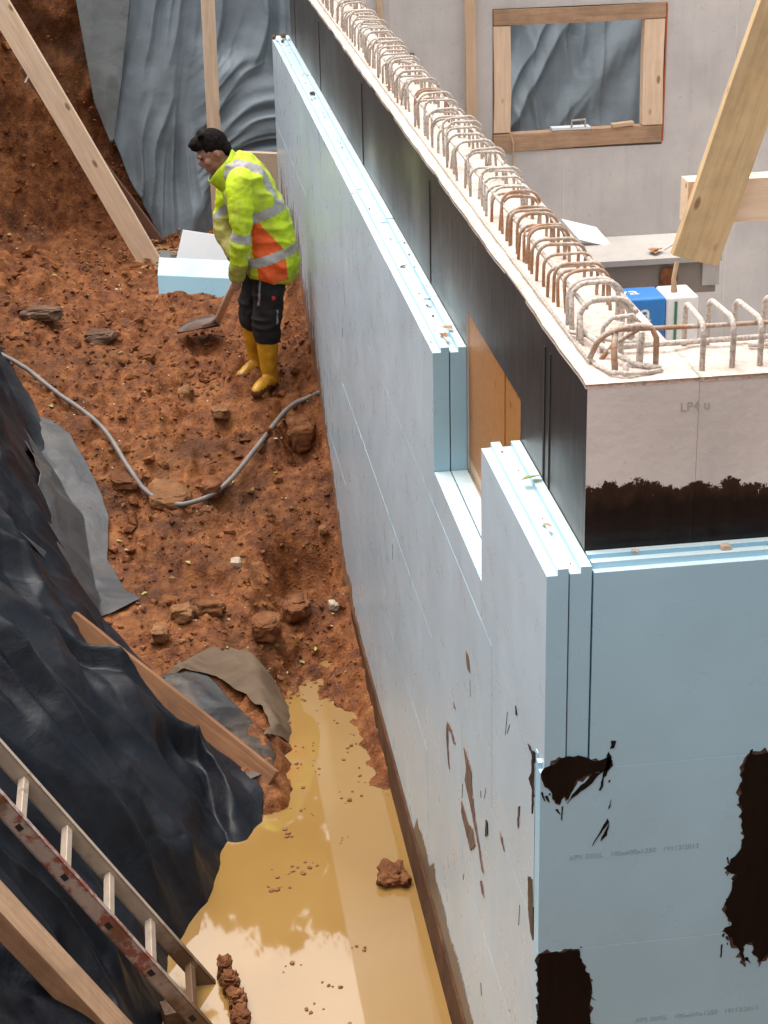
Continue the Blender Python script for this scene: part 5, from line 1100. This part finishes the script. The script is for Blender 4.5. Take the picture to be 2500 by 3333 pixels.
# trousers
tp = [loft([((-.245, YP, 1.46), (.125, 0, 0), (0, .155, 0)), ((-.25, YP, 1.36), (.125, 0, 0), (0, .16, 0)), ((-.255, YP, 1.30), (.115, 0, 0), (0, .155, 0))])]
for s_ in (0, 1):
    k0 = Vector(KNEE[s_]); a0 = Vector(ANK[s_]); tp += limb([HIP[s_], (Vector(HIP[s_]) + k0) / 2 + Vector((-.005, 0, 0)), k0, k0.lerp(a0, .28)], [.095, .100, .092, .090])
me, V, Nn = remesh(tp, .009, 3, 'trousers'); V = V + Nn * (.009 * (1 - 2 * np.abs(vnoise(V[:, 0] * 9, V[:, 1] * 9, V[:, 2] * 20, 5))) + .005 * fbm(V[:, 0] * 22, V[:, 1] * 22, V[:, 2] * 22, 2, 6))[:, None]
me.vertices.foreach_set('co', V.ravel()); me.update(); fc = np.empty(len(me.polygons) * 3); me.polygons.foreach_get('center', fc); fc = fc.reshape(-1, 3); mi = np.zeros(len(fc), np.int32)
ln1 = (fc[:, 1] < YP - .12) & (np.abs(fc[:, 0] + .325 + .10 * (1.30 - fc[:, 2])) < .006) & (fc[:, 2] > 1.17); ln2 = (fc[:, 1] < YP - .1) & (np.abs(fc[:, 0] + .225 + .05 * (1.1 - fc[:, 2])) < .006) & (fc[:, 2] < 1.14) & (fc[:, 2] > 1.05)
mi[ln1 | ln2] = 1; mi[(fc[:, 1] < YP - .1) & (np.hypot(fc[:, 0] + .245, fc[:, 2] - 1.225) < .013)] = 2
me.materials.clear(); [me.materials.append(M[k]) for k in ('trouser', 'trouser_trim', 'logo_red')]; me.polygons.foreach_set('material_index', mi); me.polygons.foreach_set('use_smooth', np.ones(len(me.polygons), bool)); link(bpy.data.objects.new('trousers', me), worker)
# rubber boots
for s_ in (0, 1):
    k0 = Vector(KNEE[s_]); a0 = Vector(ANK[s_]); zg = .598 if s_ == 0 else .615; tw = (-.13, -.10)[s_]
    toe = Vector((a0.x - .085, a0.y + tw, zg + .030)); heel = Vector((a0.x + .03, a0.y + .02, zg + .045))
    bp = limb([k0.lerp(a0, .2), k0.lerp(a0, .55), a0 + Vector((.005, 0, .03)), heel + Vector((-.015, 0, .03))], [.068, .070, .056, .052]) + limb([heel, (heel + toe) / 2 + Vector((0, 0, .018)), toe], [.040, .047, .042])
    bp += [ell((heel + toe) / 2 + Vector((0, 0, -.028)), (toe - heel) * .70, Vector((.02, .043, 0)), (0, 0, .016))]
    me, V, Nn = remesh(bp, .0075, 3, 'boot'); V[:, 2] = np.maximum(V[:, 2], zg - .01); V = V + Nn * (.004 * fbm(V[:, 0] * 20, V[:, 1] * 20, V[:, 2] * 30, 2, 3))[:, None]
    me.vertices.foreach_set('co', V.ravel()); me.update(); fc = np.empty(len(me.polygons) * 3); me.polygons.foreach_get('center', fc); fc = fc.reshape(-1, 3)
    me.materials.clear(); me.materials.append(M['boot']); me.materials.append(M['stone_brown']); me.polygons.foreach_set('material_index', (fc[:, 2] + .05 * fbm(fc[:, 0] * 14, fc[:, 1] * 14, fc[:, 2] * 14, 3, 2) < zg + .040).astype(np.int32))
    me.polygons.foreach_set('use_smooth', np.ones(len(me.polygons), bool)); link(bpy.data.objects.new('boot', me), worker)
# shovel
sh = empty('shovel', tuple(SB_)); tag(sh, 'shovel with pale wooden shaft held by the worker, blade in the clay', 'shovel')
M['shaft'] = m_plain('pale_ash_shaft', (.74, .62, .52), .6, var=.1, sc=14); M['blade'] = m_plain('muddy_steel', (.075, .036, .02), .5, var=.5, sc=12)
MB().tube([SA - sdv * .05, SA + sdv * .3, SB_ - sdv * .05], [.021, .022, .025], 12).build('shaft', M['shaft'], sh, True)
bd = Vector((-.94, .02, -.22)).normalized(); bs = bd.cross(Vector((0, 0, 1))).normalized(); bn = bs.cross(bd); bv = []; nb, mbn = 13, 9
for i in range(nb):
    t = i / (nb - 1); hw = .125 * (1 - max(0, (t - .5) / .5) ** 2.2 * .93) * (.82 + .18 * min(1, t * 4))
    for j in range(mbn):
        s_ = j / (mbn - 1) * 2 - 1; bv.append(SB_ + bd * (-.02 + .29 * t) + bs * (s_ * hw) + bn * (.045 * s_ * s_ * (1 - .6 * t) - .02 + .03 * math.sin(t * 2.2)))
b = mk('blade', bv, [(i * mbn + j, i * mbn + j + 1, (i + 1) * mbn + j + 1, (i + 1) * mbn + j) for i in range(nb - 1) for j in range(mbn - 1)], M['blade'], sh, True); sheet_solid(b, .004)
MB().tube([SB_ - sdv * .10, SB_ + bd * .03, SB_ + bd * .10], [.022, .021, .012], 10).build('socket', M['blade'], sh, True)
